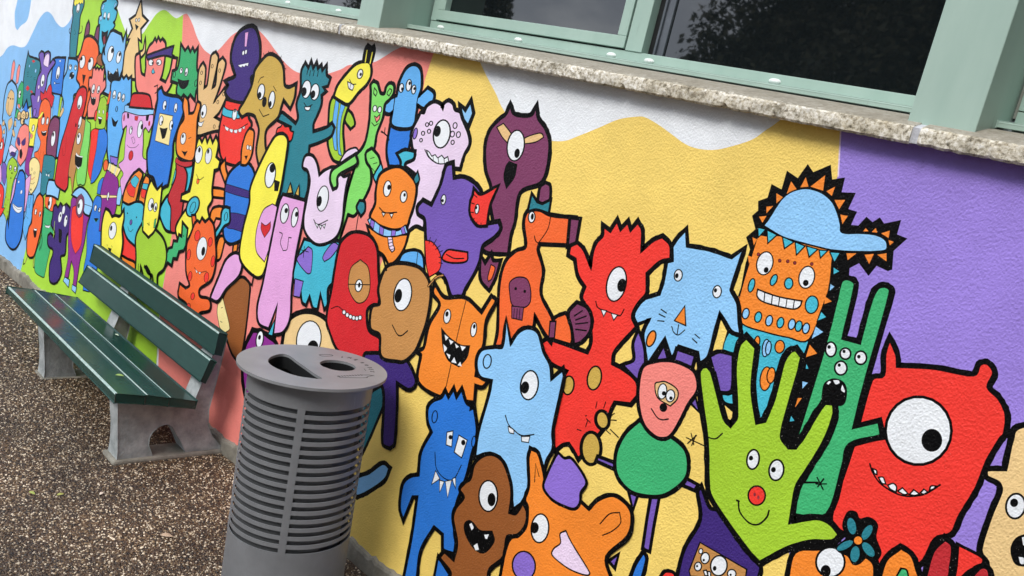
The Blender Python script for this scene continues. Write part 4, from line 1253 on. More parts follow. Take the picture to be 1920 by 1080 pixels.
F('painted_rabbit', 'yellow grinning rabbit in lime and blue stripes')
P('k', '800,475 815,370 840,325 868,345 890,330 898,380 870,480 830,500', 10)
P('lgr', '680,820 720,860 740,930 712,962 670,900', 20)
P('hgr', '560,780 590,715 700,775 660,900 652,1000 660,1150 625,1215 580,1190 545,1080 550,900', 22)
for s_ in ('600,745 625,760 605,950 610,1130 590,1120 575,1000 580,880', '640,765 675,780 640,900 630,1080 645,1170 620,1150 612,950'): P('lb2', s_, 6)
P('yl', '590,722 620,640 690,550 750,490 810,470 855,480 862,560 830,630 770,690 698,775 640,755', 24)
L('822,465 835,380', 12, 'yl'); L('858,475 875,395', 12, 'yl')
E(783, 555, 20, 36, 14, (788, 558, 9, 13)); L('705,598 722,630 752,632', 8); teeth('688,612 735,640 725,678 698,662')
L('712,632 706,666', 6)
P('lpk', '630,1212 680,1135 745,1108 772,1130 720,1190 660,1222', 16)

F('painted_monster', 'teal tall monster with a jagged hair top and raised arms')
P('teal', '345,540 372,480 396,520 415,472 430,525 455,480 465,525 490,498 498,540 528,500 530,565 556,590 540,640 500,652 522,685 490,712 490,780 460,860 430,930 430,995 530,962 570,930 586,960 560,1020 480,1062 400,1090 390,1200 370,1480 160,1690 140,1650 200,1350 240,1080 270,950 170,900 160,870 200,850 250,890 300,935 322,880 310,780 340,680', 24, ang=45)
for x, y in ((392, 520), (412, 530), (440, 530), (470, 535)): L('%d,%d %d,%d' % (x, y, x - 8, y + 38), 9)
E(380, 670, 34, 68, 8, (362, 688, 20, 34)); E(444, 690, 32, 62, 8, (430, 708, 17, 30)); L('362,772 385,805 425,785', 8); teeth('365,803 412,800 400,828 375,825')

F('painted_dog', 'golden floppy-eared creature with a dark nose')
P('gold', '0,530 40,470 100,415 165,440 205,510 215,640 250,662 300,640 290,730 260,808 210,740 190,800 165,880 80,970 70,1090 90,1200 30,1250 10,1130 30,980 10,900 -10,862 -60,850 -100,872 -120,830 -80,760 -30,660 -10,580', 24)
E(42, 690, 27, 60, 8, (30, 715, 14, 25)); E(122, 750, 23, 66, 8, (110, 782, 11, 24)); D('k', 67, 765, 17, 40, 8, 0)
L('28,822 58,875 102,858', 8); L('20,622 38,588 62,576', 7); L('135,648 156,684', 7)
for a in ('40,445 37,425', '65,425 62,400', '100,410 98,385', '130,412 131,385', '155,425 163,400', '185,445 194,420', '195,480 212,462', '210,522 228,515'): L(a, 6)

T4(1, 1)
F('painted_banana', 'yellow pear-shaped beaked figure with a red comb and a pink heart belly')
T4(1, 0)
P('red', '150,1050 162,970 190,950 205,925 222,950 250,950 262,980 285,990 270,1050 240,1065 205,1010 170,1060', 14)
T4(1, 1)
P('yl', '-30,320 60,110 150,-50 205,-70 238,-40 240,20 190,330 150,480 130,700 60,970 0,990 -110,860 -90,650 -40,450', 22)
E(114, 235, 38, 95, 9, (130, 182, 21, 34)); P('k', '145,270 185,285 172,352 145,352', 4)
P('pink', '8,800 10,650 60,500 130,450 165,480 130,700 70,885', 9); P('dred', '48,590 80,612 116,585 112,640 70,702 45,640', 6)
L('-10,980 -25,1060 -40,1040', 16)

F('painted_monster', 'orchid pink tall post figure with a long nose')
P('aq', '90,1430 172,1255 150,1450', 14, sm=False)
P('pink', '185,440 210,385 375,430 345,620 300,850 270,1100 260,1300 210,1405 140,1425 170,1190 100,1380 30,1340 20,1220 60,1050 110,800 150,600', 22)
P('gold', '238,372 265,292 282,370', 14, sm=False); P('gold', '300,378 330,308 330,395', 14, sm=False)
E(222, 522, 30, 74, 9, (234, 500, 13, 20)); E(298, 550, 24, 74, 9, (311, 528, 11, 20)); L('183,662 205,678 190,740 210,800 240,790 252,702 272,704', 8)

F('painted_rabbit', 'pale pink one-eyed rabbit in aqua overalls with violet patches')
P('aq', '370,720 470,745 570,730 640,760 610,1000 545,1080 540,1200 520,1232 490,1110 465,1235 435,1222 410,1130 380,1202 355,1180 340,1080 290,1010 310,880', 22)
P('vio2', '318,850 400,770 430,800 420,960 390,970 330,900', 9); P('vio2', '540,790 590,740 635,765 570,850 520,882 508,850', 9); P('vio2', '300,1010 362,1030 335,1150 288,1140', 9)
for a in ('330,790 400,810', '370,770 362,850', '340,830 385,790'): L(a, 8)
P('lpk', '360,170 380,95 430,95 462,150 480,242 530,200 600,180 660,250 700,240 680,320 665,430 650,580 610,690 530,742 450,742 380,660 368,560 390,430 415,280 395,195', 22)
E(508, 410, 42, 96, 9, (482, 430, 19, 40)); L('440,568 470,605 545,572', 9); teeth('448,592 475,605 468,630 | 478,608 500,610 492,640 | 505,610 530,600 520,632')

F('painted_deer_arm', 'green deer arm laid over the pale pink rabbit')
T4(1, 0)
P('bgr', '752,1165 640,1240 580,1285 568,1350 588,1412 612,1395 625,1310 758,1230', 24)

T4(1, 1)
F('painted_monster', 'orange one-antenna monster in a striped blue and lilac scarf')
P('or1', '840,620 900,660 980,690 1140,680 1110,780 1050,870 1000,905 960,830 900,780', 22)
P('aq', '1065,75 1120,50 1190,62 1180,110 1122,138 1112,185 1085,185 1092,132', 24)
P('or1', '862,540 900,450 905,350 930,240 1000,190 1080,178 1150,230 1200,310 1190,430 1150,560 1130,612 1050,640 960,620 890,580', 24)
P('teal', '1186,262 1215,205 1228,270 1200,305', 16)
E(987, 335, 28, 60, 8, (1000, 325, 13, 20)); E(1110, 395, 25, 44, 8, (1117, 382, 9, 14)); L('928,478 970,515 1058,512', 10); teeth('945,512 972,520 958,545 | 1005,525 1032,522 1020,555')
P('lb', '840,570 865,556 960,628 1060,650 1122,608 1142,668 1050,692 960,692 880,645', 12)
for s_ in ('865,565 892,582 882,640 858,610', '932,612 962,632 955,688 925,672', '1020,645 1052,648 1045,690 1015,692', '1088,632 1110,615 1125,672 1100,680'): P('vio2', s_, 7, sm=False)
P('lpk', '990,695 1022,700 1030,750 1042,790 1022,812 1000,775', 10)
for a in ('992,720 1022,715', '998,745 1028,735', '1002,770 1035,760', '1012,795 1040,785'): L(a, 6)

F('painted_monster', 'red hooded monster with a brown oval face patch and small white teeth')
P('dred', '630,790 662,720 740,668 850,690 910,780 920,950 930,1130 920,1205 885,1200 835,1250 850,1400 930,1460 940,1540 820,1600 640,1560 560,1400 540,1300 580,1080 600,950', 24)
P('lbrn', '700,1050 720,930 790,868 850,930 862,1080 830,1170 770,1192 720,1130', 9)
E(778, 1062, 26, 46, 8, (782, 1058, 9, 20)); L('702,1052 862,1056', 8)
L('570,1235 620,1218 660,1248', 7); L('655,1240 690,1285 740,1310 805,1300', 8)
for x, y in ((668, 1262), (692, 1282), (716, 1295), (740, 1304), (764, 1308), (788, 1302)): D('wh', x, y, 13, 17, 0, 6)

F('painted_figure', 'brown one-eyed smiling head in a blue cap and indigo suit')
P('teal', '860,1880 940,1820 968,1910 900,2090 830,2250 790,2330 770,2080', 22)
P('ind', '820,1590 870,1575 950,1580 1050,1620 1130,1625 1190,1730 1200,1800 1150,1835 1060,1780 1060,1980 1042,2240 1010,2275 960,2240 970,1980 960,1820 880,1760 800,1800', 26)
P('lb2', '1068,900 1110,820 1200,802 1250,840 1262,950 1150,915', 22); L('1215,815 1205,915', 9)
P('lbrn', '930,1080 940,1200 880,1230 870,1380 940,1430 950,1590 1060,1622 1120,1622 1190,1560 1230,1480 1290,1300 1312,1080 1250,950 1150,908 1050,905 980,940', 26)
L('985,945 955,840 935,830', 22); L('1300,1065 1360,1000 1410,985 1425,1040', 24); L('1300,1065 1360,1000 1410,985', 10, 'lbrn')
E(1108, 1130, 66, 122, 9, (1075, 1138, 28, 52), 10); L('1030,1358 1068,1428 1100,1436 1146,1400', 11)

F('painted_monster', 'orange two-horned laughing monster with a seam down the middle')
T4(1, 2)
P('or1', '1350,-20 1400,60 1440,82 1580,82 1700,192 1775,70 1802,100 1730,240 1710,420 1670,520 1650,660 1745,690 1705,735 1650,722 1640,850 1400,812 1230,702 1250,500 1220,480 1270,450 1310,280 1390,130 1340,40', 28)
L('1582,95 1520,350 1420,800', 8)
E(1442, 212, 26, 54, 8, (1440, 195, 12, 20)); E(1640, 312, 22, 54, 8, (1645, 288, 10, 18))
P('k', '1398,298 1450,362 1540,425 1612,432 1590,522 1530,592 1450,542 1410,442', 6)
teeth('1422,348 1452,372 1430,395 | 1455,385 1490,402 1468,425 | 1500,415 1530,440 1510,452 | 1540,432 1582,442 1555,472 | 1413,420 1440,452 1420,482 | 1435,488 1466,502 1458,532 | 1472,555 1495,518 1512,565 | 1520,578 1540,552 1552,588', 0)

F('painted_arm', 'light blue arm reaching from behind the bin')
T4(1, 3)
P('lb3', '700,400 770,340 850,310 950,240 1000,272 960,360 830,450 760,480', 28)

T4(2, 2)
F('painted_bird', 'light blue one-eyed monster with a pointed crest and a toothy smile')
P('lb', '-60,440 -35,250 -5,430 60,335 130,305 200,340 240,480 290,580 300,692 385,618 392,670 310,1050 310,1200 260,1300 200,1560 120,1580 20,1650 0,1500 -30,1380 -150,1240 -265,1260 -240,1080 -160,800 -140,690 -230,660 -255,560 -220,470 -120,450', 28)
D('lb', -178, 550, 30, 52, 8, 10)
E(138, 728, 66, 110, 8, (105, 745, 31, 46), 12); L('-42,955 -20,1020 20,1062 80,1105 172,1098', 11); teeth('-22,1035 18,1062 22,1092 -12,1082 | 78,1112 142,1112 132,1158 80,1150')

T4(1, 3)
F('painted_monster', 'royal blue fanged creature with spiky hair and square eyes')
P('blue', '1330,0 1300,-80 1300,-180 1340,-230 1400,-255 1428,-300 1450,-250 1490,-315 1510,-250 1550,-312 1580,-220 1618,-190 1612,-165 1640,-180 1660,0 1620,170 1580,330 1500,560 1490,760 1500,830 1490,905 1412,880 1412,762 1342,702 1240,880 1210,1090 1120,1090 1180,780 1222,480 1180,480 1112,650 1090,560 1110,400 1160,340 1230,325 1250,150', 28, ang=45)
D('blue', 1348, -115, 20, 46, 8, 8); D('blue', 1640, 70, 14, 40, 8, 8)
for q, p in (('1440,0 1486,-10 1475,110 1433,95', (1467, 38, 15, 17)), ('1530,22 1592,60 1550,192 1494,150', (1563, 78, 16, 21))):
    P('wh', q, 9, sm=False); D('k', *p, 0, 0)
L('1350,152 1360,270 1420,345 1490,352 1548,248', 9); teeth('1355,288 1386,350 1325,392 | 1385,360 1420,370 1385,452 | 1428,368 1476,358 1445,492 | 1482,355 1505,338 1505,422')
P('blue', '1370,940 1410,1010 1470,1100 1340,1100', 24)

F('painted_monster', 'brown one-eyed potato figure with a crooked laughing mouth')
P('brn', '1620,350 1650,240 1720,180 1790,175 1860,230 1910,370 1920,480 1905,605 1960,612 2010,535 2045,640 1980,770 1890,780 1860,930 1760,1020 1740,1110 1455,1110 1470,1045 1388,940 1420,900 1492,965 1520,830 1490,650 1510,570 1570,490 1540,430 1580,380', 28)
E(1750, 478, 70, 116, 0, (1775, 505, 30, 50), 12)
P('k', '1570,690 1605,660 1640,680 1690,735 1780,740 1795,820 1720,905 1640,870 1580,770', 6)
teeth('1608,690 1625,680 1640,715 1625,735 | 1720,768 1755,765 1742,800 1728,795 | 1640,850 1668,832 1680,880 1655,885', 0)

T4(2, 2)
F('painted_figure', 'salmon smiling face in a violet crown on a round green body')
Sketch.w, Sketch.t = 28, 11
P('vio', '840,580 920,540 915,420 950,325 990,450 992,600 950,695', 24); P('vio', '1370,800 1400,920 1335,850', 20); P('vio', '1490,515 1560,485 1655,505 1645,760 1560,778', 28)
P('vio', '1080,545 1140,440 1172,545', 28, sm=False); P('vio', '1218,548 1242,465 1372,510 1350,590', 28, sm=False)
for s_ in ('885,1545 942,1545 910,1650', '1050,1560 1102,1560 1060,1780 1030,1970 988,1950 1020,1730', '648,1270 780,1320 772,1352 640,1292', '1290,1425 1388,1478 1370,1510 1278,1470', '735,2050 795,2005 770,2090'): P('vio', s_, 24, sm=False)
P('grn', '860,1090 960,1000 1080,1090 1180,1115 1290,1205 1320,1320 1290,1440 1150,1545 1000,1552 880,1510 790,1390 790,1230', 28)
P('sal', '985,600 1070,560 1180,550 1290,582 1370,640 1390,760 1320,870 1260,990 1200,1090 1150,1122 1080,1110 1000,1030 960,900 955,750', 26)
P('tan', '1075,722 1110,705 1160,705 1240,760 1242,830 1190,885 1095,822', 11)
E(1130, 775, 33, 58, 8, (1142, 790, 16, 17), 9); E(1190, 808, 33, 46, 8, (1195, 826, 13, 14), 9); D('k', 1138, 896, 29, 33, 0, 0)
L('1048,905 1090,968 1130,988 1175,982', 11)
for a in ('1310,1122 1440,1182', '1345,1090 1365,1175', '1320,1165 1385,1105', '740,1060 800,1120', '1380,1105 1350,1180'): L(a, 10)

F('painted_bear', 'orange bear with a lilac flower hat, pink snout patch and violet cheek')
T4(2, 3)
P('or1', '150,130 200,160 240,300 262,420 330,510 470,572 515,520 585,585 660,510 770,480 870,550 902,640 870,780 712,932 750,1110 -80,1110 -40,900 0,800 60,780 120,700 130,560 110,500 140,400 135,200', 28)
L('178,372 185,235 212,332', 9); L('668,686 740,612 815,602 822,680 760,740 688,772', 10)
E(218, 720, 66, 108, 5, (178, 716, 31, 42), 12)
P('lpk', '368,762 412,738 440,800 480,870 590,1050 572,1072 480,1045 400,1000 310,922 322,872 372,830', 12)
D('vio2', 97, 1000, 86, 108, -5, 12)
P('vio2', '270,330 330,200 355,160 400,200 450,200 520,290 562,380 520,450 512,530 470,570 390,545 340,520 290,480 248,410', 20)

F('painted_figure', 'indigo sleeve with a brown panel of little eyes')
P('ind', '1420,420 1480,570 1560,600 1700,790 1855,990 1840,1110 1240,1110 1300,880 1420,660 1400,450', 28)
P('lbrn', '1412,828 1762,1030 1750,1110 1340,1080 1330,1040', 11, sm=False)
E(1418, 893, 15, 20, 8, None, 8); E(1450, 945, 32, 42, 8, (1440, 960, 9, 10), 10); E(1397, 1008, 26, 33, 8, (1390, 1005, 8, 9), 10); E(1553, 1002, 62, 76, 8, (1522, 1022, 14, 18), 12); E(1650, 1062, 32, 32, 8, (1642, 1070, 8, 9), 10)
teeth('1438,1040 1460,1035 1472,1075 1450,1078 | 1468,1045 1490,1050 1492,1085 1475,1080')
P('blue', '890,1110 930,1000 990,905 1005,960 960,1110', 28); P('red', '1110,1110 1150,1052 1212,1060 1225,1110', 24)

T4(3, 2)
Sketch.w, Sketch.t = 30, 12
F('painted_monster', 'big red one-eyed monster with one horn, one round ear and a row of teeth')
P('red', '780,690 870,655 880,500 915,385 962,500 970,590 1250,605 1540,655 1592,575 1650,570 1692,640 1650,745 1730,830 1785,950 1772,1090 1740,1130 1640,1300 1560,1500 1440,1700 1375,1835 1250,1880 1130,2070 850,2080 800,1950 600,1850 480,1720 640,1200', 34)
E(1130, 1070, 248, 256, 0, (1230, 1142, 78, 86), 22)
L('765,1318 790,1390 850,1470 960,1540 1060,1562 1160,1550 1225,1520 1292,1475', 13)
teeth('788,1355 815,1368 818,1398 800,1390 | 830,1420 865,1420 885,1470 855,1462 | 900,1478 940,1465 965,1490 962,1530 920,1508 | 975,1522 1010,1498 1052,1542 1020,1548 | 1062,1548 1095,1512 1138,1545 1100,1555 | 1145,1535 1170,1508 1200,1530 1170,1545 | 1212,1515 1225,1485 1262,1485 1240,1508', 11)

F('painted_rabbit', 'green long-eared rabbit with four small eyes and a gaping mouth')
P('grn', '150,1250 230,1080 430,430 520,80 555,-52 620,-60 652,-20 560,380 690,415 770,120 820,10 880,-10 918,30 740,660 640,1050 830,1005 850,1105 612,1170 560,1330 440,1695 180,1695 200,1500 180,1400', 36)
E(473, 460, 40, 55, 0, (460, 442, 13, 14), 14); E(582, 492, 40, 42, 0, (572, 475, 12, 13), 14); E(697, 523, 44, 50, 0, (683, 515, 13, 14), 14); E(548, 600, 46, 52, 0, (536, 578, 12, 13), 14)
P('k', '410,780 430,710 500,680 570,710 592,780 570,870 500,880 415,850', 6)
teeth('442,715 460,698 475,705 455,725 | 490,692 530,692 540,712 510,722 | 560,725 578,770 575,785 550,765', 0)
L('230,1458 375,1458', 16); L('370,1420 415,1510', 12); L('375,1490 420,1430', 12); L('360,1470 440,1468', 10)

T4(2, 2)
F('painted_hand', 'lime green hand figure with two eyes and a red clown nose')
P('hgr', '1410,640 1430,595 1465,590 1500,640 1590,980 1640,1040 1690,960 1680,600 1710,430 1760,375 1830,450 1800,750 1835,1015 1900,1000 1970,830 2040,560 2090,480 2130,465 2172,520 2150,620 2020,1100 2075,1200 2130,1200 2190,1120 2290,950 2350,865 2412,870 2412,960 2340,1150 2200,1380 2130,1500 2085,1760 2280,1730 2380,1765 2455,1850 2400,1895 2250,1895 2080,1940 1940,2010 1860,2055 1780,1970 1640,1780 1500,1565 1478,1450 1470,1150 1430,850', 40, ang=45)
L('1470,1120 1530,1130 1580,1090', 12)
E(1810, 1285, 46, 74, 8, (1795, 1275, 16, 18), 14); E(1985, 1365, 55, 78, 8, (1963, 1362, 18, 20), 14); D('red', 1838, 1556, 64, 72, 0, 13)
D('mrn', 1822, 1548, 9, 14, 0, 0); D('mrn', 1850, 1570, 9, 14, 0, 0)
L('1688,1592 1705,1600', 16); L('1700,1595 1712,1680 1780,1760 1850,1772 1912,1720 1930,1668', 14)

T4(3, 3)
Sketch.w, Sketch.t = 30, 13
F('painted_monster', 'beige monster at the right end with a wide dark mouth')
P('tan2', '1640,300 1655,285 1785,285 1835,60 1880,-30 2100,-60 2100,1110 1700,1110 1650,970 1600,880 1680,620 1750,450 1735,380 1650,335', 36)
E(1858, 555, 72, 94, 8, (1847, 530, 30, 32), 16); P('k', '1830,850 1880,785 1990,765 2090,800 2090,1000 1880,1000 1830,930', 8)
teeth('1905,790 1925,785 1935,840 1915,850 | 1880,935 1920,945 1920,990 1895,985', 0)

F('painted_flower_head', 'orange head with one eye and a teal flower on its brow')
P('or1', '150,1110 205,905 380,880 590,885 780,970 800,1110', 34)
E(470, 975, 108, 112, 0, (435, 1042, 38, 46), 16)
P('k', '562,700 600,600 662,600 690,650 760,640 822,690 812,790 850,900 822,960 750,935 690,985 640,990 600,930 530,895 525,850 590,790', 8)
for x, y, a, b, r in ((630, 705, 36, 66, -12), (745, 752, 34, 66, 32), (755, 880, 36, 68, -38), (655, 915, 38, 64, 8), (580, 850, 30, 70, 62)): D('teal', x, y, a, b, r, 8)
D('or1', 678, 812, 34, 34, 0, 8)
P('or1', '840,1110 890,960 1000,870 1080,930 1125,1060 1145,1110', 36); P('grn', '950,1110 1000,1022 1042,1035 1060,1110', 14)
F('painted_ear', 'dark red ears at the lower right edge of the mural')
P('red', '1430,850 1600,940 1605,985 1500,1040 1430,1110 1400,1110 1420,1000', 20)
P('crim', '1180,1110 1240,900 1330,805 1382,860 1370,1000 1340,1110', 36); P('crim', '1510,1110 1590,1022 1650,1030 1668,1110', 36)
Sketch.fig.close()
Sketch.fig = None

# ------------------------------------------------------------------ bench
PH = math.radians(-3.2)
U_ = Vector((math.cos(PH), math.sin(PH), .013)).normalized()
V_ = Vector((-math.sin(PH), math.cos(PH), 0))
W_ = U_.cross(V_)
BR = Matrix((U_, V_, W_)).transposed()
bench = empty('bench', (-3.8657, 1.9289, .03), BR)
tag(bench, 'dark green slatted bench on grey concrete legs against the painted wall', 'bench')


def green_paint(name, wet):
    m, t, b = new_mat(name)
    tcn = node(t, 'ShaderNodeTexCoord')
    mpn = node(t, 'ShaderNodeMapping')
    mpn.inputs['Scale'].default_value = (1.2, 26, 26)
    t.links.new(tcn.outputs['Object'], mpn.inputs['Vector'])
    n1 = node(t, 'ShaderNodeTexNoise', Scale=9.0, Detail=6.0, Roughness=0.65)
    t.links.new(mpn.outputs['Vector'], n1.inputs['Vector'])
    n2 = node(t, 'ShaderNodeTexNoise', Scale=3.0, Detail=4.0)
    t.links.new(tcn.outputs['Object'], n2.inputs['Vector'])
    r = node(t, 'ShaderNodeValToRGB')
    r.color_ramp.elements[0].position, r.color_ramp.elements[1].position = .3, .72
    r.color_ramp.elements[0].color, r.color_ramp.elements[1].color = (*lin('11312d' if wet else '10302c'), 1), (*lin('204840' if wet else '1d413a'), 1)
    t.links.new(n1.outputs['Fac'], r.inputs['Fac'])
    # worn pale streaks
    n3 = node(t, 'ShaderNodeTexNoise', Scale=40.0, Detail=4.0, Roughness=0.7)
    t.links.new(tcn.outputs['Object'], n3.inputs['Vector'])
    th = node(t, 'ShaderNodeMapRange')
    th.inputs['From Min'].default_value, th.inputs['From Max'].default_value = .72, .76
    t.links.new(n3.outputs['Fac'], th.inputs['Value'])
    mx = node(t, 'ShaderNodeMixRGB')
    mx.inputs['Color2'].default_value = (*lin('5d7a72'), 1)
    t.links.new(th.outputs['Result'], mx.inputs['Fac'])
    t.links.new(r.outputs['Color'], mx.inputs['Color1'])
    t.links.new(mx.outputs['Color'], b.inputs['Base Color'])
    bu = node(t, 'ShaderNodeBump', Strength=.35 if wet else .8, Distance=.0012)
    t.links.new(n1.outputs['Fac'], bu.inputs['Height'])
    t.links.new(bu.outputs['Normal'], b.inputs['Normal'])
    rr = node(t, 'ShaderNodeMapRange')
    rr.inputs['From Min'].default_value, rr.inputs['From Max'].default_value = .35, .65
    rr.inputs['To Min'].default_value, rr.inputs['To Max'].default_value = (.10, .34) if wet else (.42, .6)
    t.links.new(n2.outputs['Fac'], rr.inputs['Value'])
    t.links.new(rr.outputs['Result'], b.inputs['Roughness'])
    b.inputs['Specular IOR Level'].default_value = .5 if wet else .3
    return m


M_SEAT = green_paint('wet_green_paint', True)
M_BACK = green_paint('weathered_green_paint', False)
M_EDGE = grain_mat('worn_sheen_slat_edge', '8ea9a4', 'b9ccc8', 60, .5, .6, 160, .001)

LEG = [(0, -.012), (.0, .03), (-.006, .09), (-.016, .16), (-.026, .23), (-.03, .288), (.10, .272), (.22, .258), (.345, .246), (.356, .30), (.372, .36), (.388, .42), (.402, .50), (.418, .56), (.436, .63),
       (.455, .636), (.474, .612), (.470, .55), (.464, .47), (.456, .38), (.448, .30), (.444, .22), (.456, .13), (.486, .07), (.522, .03), (.552, .0), (.557, -.012),
       (.352, -.012), (.340, .01), (.318, .05), (.285, .10), (.262, .137), (.24, .152), (.215, .152), (.188, .140), (.165, .118), (.152, .09), (.152, .05), (.168, .015), (.176, -.012)]


def leg(u1):
    mb = MB().prism_x(LEG, u1 - .113, u1)
    vv = []
    for x, y, z in mb.v:
        if z < .30:
            k = .018 * math.sin(math.pi * min(max(z, 0), .29) / .29)
            x += k if x < u1 - .05 else -k * .5
        vv.append((x, y, z))
    mb.v = vv
    return mb.build('leg', M_BENCHC, bench, bevel=.007, seg=2)


leg(0.0)
leg(-1.143)
for u1 in (0.0, -1.143):
    MB().box(u1 - .135, u1 + .022, -.022, .575, -.05, -.010).build('foot_slab', M_CONC, bench, bevel=.012)


def slat(y0, z0, y1, z1, th, u0, u1, name, mat):
    """a plank whose upper face runs from (y0,z0) to (y1,z1)"""
    d = Vector((y1 - y0, z1 - z0)).normalized()
    nrm = Vector((d.y, -d.x)) * th
    mb = MB().prism_x([(y0, z0), (y1, z1), (y1 + nrm.x, z1 + nrm.y), (y0 + nrm.x, z0 + nrm.y)], u0, u1)
    return mb.build(name, mat, bench, bevel=.006, seg=3)


slat(-.073, .360, .066, .347, .042, -1.745, .060, 'seat_slat', M_SEAT)
slat(.073, .344, .186, .327, .042, -1.742, .061, 'seat_slat', M_SEAT)
slat(.193, .322, .336, .300, .040, -1.748, .059, 'seat_slat', M_SEAT)
slat(.334, .408, .374, .516, .030, -1.745, .060, 'back_slat', M_BACK)
slat(.382, .550, .396, .660, .040, -1.740, .062, 'back_slat', M_BACK)
# front arrises of the planks: pale wear with the sky's sheen painted in
for y0, z0 in ((-.0725, .3606), (.0735, .3446), (.1935, .3226)):
    MB().prism_x([(y0 - .0008, z0 - .006), (y0 + .001, z0 + .0006), (y0 + .010, z0 + .0002), (y0 + .006, z0 - .006)], -1.742, .056).build('worn_sheen_edge', M_EDGE, bench)
for y0, z0 in ((.3735, .5165), (.3955, .6605)):
    MB().prism_x([(y0 - .0012, z0 - .005), (y0 + .0004, z0 + .0012), (y0 + .013, z0 - .0022), (y0 + .009, z0 - .007)], -1.742, .056).build('worn_sheen_edge', M_EDGE, bench)
# ------------------------------------------------------------------ litter bin
A_ = Vector((-.0613, -.0175, .998)).normalized()
E1 = Vector((0, 1, 0)).cross(A_).normalized()
E2 = A_.cross(E1)
BIN_H, BIN_R, LID_R = .95, .2462, .2947
bin_base = Vector((-2.6846, 2.0781, .95)) - A_ * BIN_H
bin_ = empty('litter_bin', bin_base, Matrix((E1, E2, A_)).transposed())
tag(bin_, 'grey slotted metal litter bin with a flat lid standing in front of the mural', 'bin')
M_BIN = grain_mat('grey_powder_coat', '696b6e', '787a7d', 6, .42, .2, 200, .0006, fleck='9a9b9c')
M_LID = grain_mat('worn_grey_lid', '737577', '848587', 7, .45, .25, 120, .0008, fleck='c2c3c4')
M_MARK = grain_mat('mark_recess', '242526', '303132', 30, .6)
M_DARK = grain_mat('bin_inner_shade', '101112', '18191a', 20, .7, spec=.2)  # near black, painting the shade seen through the lid openings
M_LINER = grain_mat('bin_liner', '434547', '4d4f51', 9, .5)
RIB = -.72


def ring(z0, z1, r0, r1, a0=0.0, a1=2 * math.pi, ns=96):
    full = a1 - a0 > 6.28
    vs, fs = [], []
    m_ = ns if full else ns + 1
    for i in range(m_):
        a = a0 + (a1 - a0) * i / ns
        c, s_ = math.cos(a), math.sin(a)
        vs += [(r1 * c, r1 * s_, z0), (r1 * c, r1 * s_, z1), (r0 * c, r0 * s_, z1), (r0 * c, r0 * s_, z0)]
    for i in range(ns):
        k, l = 4 * i, 4 * ((i + 1) % m_)
        for j in range(4):
            fs.append((k + j, l + j, l + (j + 1) % 4, k + (j + 1) % 4))
    if not full:
        fs += [(0, 1, 2, 3), tuple(4 * (m_ - 1) + j for j in (3, 2, 1, 0))]
    return vs, fs


TH = .004
NSL, H0, H1 = 17, -.105, -.685
pitch = (H0 - H1) / (NSL - .45)
slot = pitch * .54
v_, f_ = ring(BIN_H + H0, BIN_H - .012, BIN_R - TH, BIN_R)
mesh_obj('collar', v_, f_, M_BIN, bin_, smooth=False)
v_, f_ = ring(.0, BIN_H + H0 - pitch * (NSL - 1) - slot, BIN_R - TH, BIN_R)
mesh_obj('skirt', v_, f_, M_BIN, bin_)
v_, f_ = ring(0, pitch - slot, BIN_R - TH, BIN_R)
slat0 = None
for i in range(NSL - 1):
    z = BIN_H + H0 - pitch * (i + 1)
    if slat0 is None:
        slat0 = mesh_obj('slat', v_, f_, M_BIN, bin_)
        slat0.location = (0, 0, z)
    else:
        o = slat0.copy()
        C.objects.link(o)
        o.parent = bin_
        o.location = (0, 0, z)
for k in range(3):
    a = RIB + k * 2 * math.pi / 3
    v_, f_ = ring(BIN_H + H0 - pitch * NSL, BIN_H + H0 + .004, BIN_R - TH - .0006, BIN_R + .0006, a - .058, a + .058, 6)
    mesh_obj('rib', v_, f_, M_BIN, bin_)
v_, f_ = ring(.02, BIN_H - .06, .229, .232, RIB - 3.0, RIB + .62, 60)
mesh_obj('liner', v_, f_, M_LINER, bin_)
v_, f_ = ring(.02, BIN_H - .06, .208, .211, RIB + .68, RIB + 1.35, 20)
mesh_obj('liner', v_, f_, M_LINER, bin_)
v_, f_ = ring(.012, .018, .01, .19)
mesh_obj('floor', v_, f_, M_LINER, bin_)
v_, f_ = ring(.80, .806, .005, .205)
mesh_obj('inner_tray', v_, f_, M_DARK, bin_)  # its near-black colour stands in for shade inside the bin

TEAR = [(-.095, -.147), (-.138, -.109), (-.163, -.066), (-.169, -.040), (-.162, -.024), (-.136, -.019), (-.063, -.033), (.013, -.045), (.09, -.058), (.146, -.062), (.155, -.070), (.153, -.084), (.133, -.108), (.108, -.136), (.066, -.156), (.005, -.166), (-.049, -.164)]
HOLE = [(.0235 + .0735 * math.cos(2 * math.pi * i / 32), .103 + .0715 * math.sin(2 * math.pi * i / 32)) for i in range(32)]
OUT = [(LID_R * math.cos(2 * math.pi * i / 96), LID_R * math.sin(2 * math.pi * i / 96)) for i in range(96)]
tear_s, _ = smooth_path(TEAR, True, 4)
tear_s = [(q.x, q.y) for q in tear_s]
loops = [OUT, tear_s[::-1] if sum(tear_s[i - 1][0] * tear_s[i][1] - tear_s[i][0] * tear_s[i - 1][1] for i in range(len(tear_s))) > 0 else tear_s, HOLE[::-1]]
flat = [p for l in loops for p in l]
nl = len(flat)
zt, zb = BIN_H, BIN_H - .011
vs = [(x, y, zt) for x, y in flat] + [(x, y, zb) for x, y in flat]
fs = []
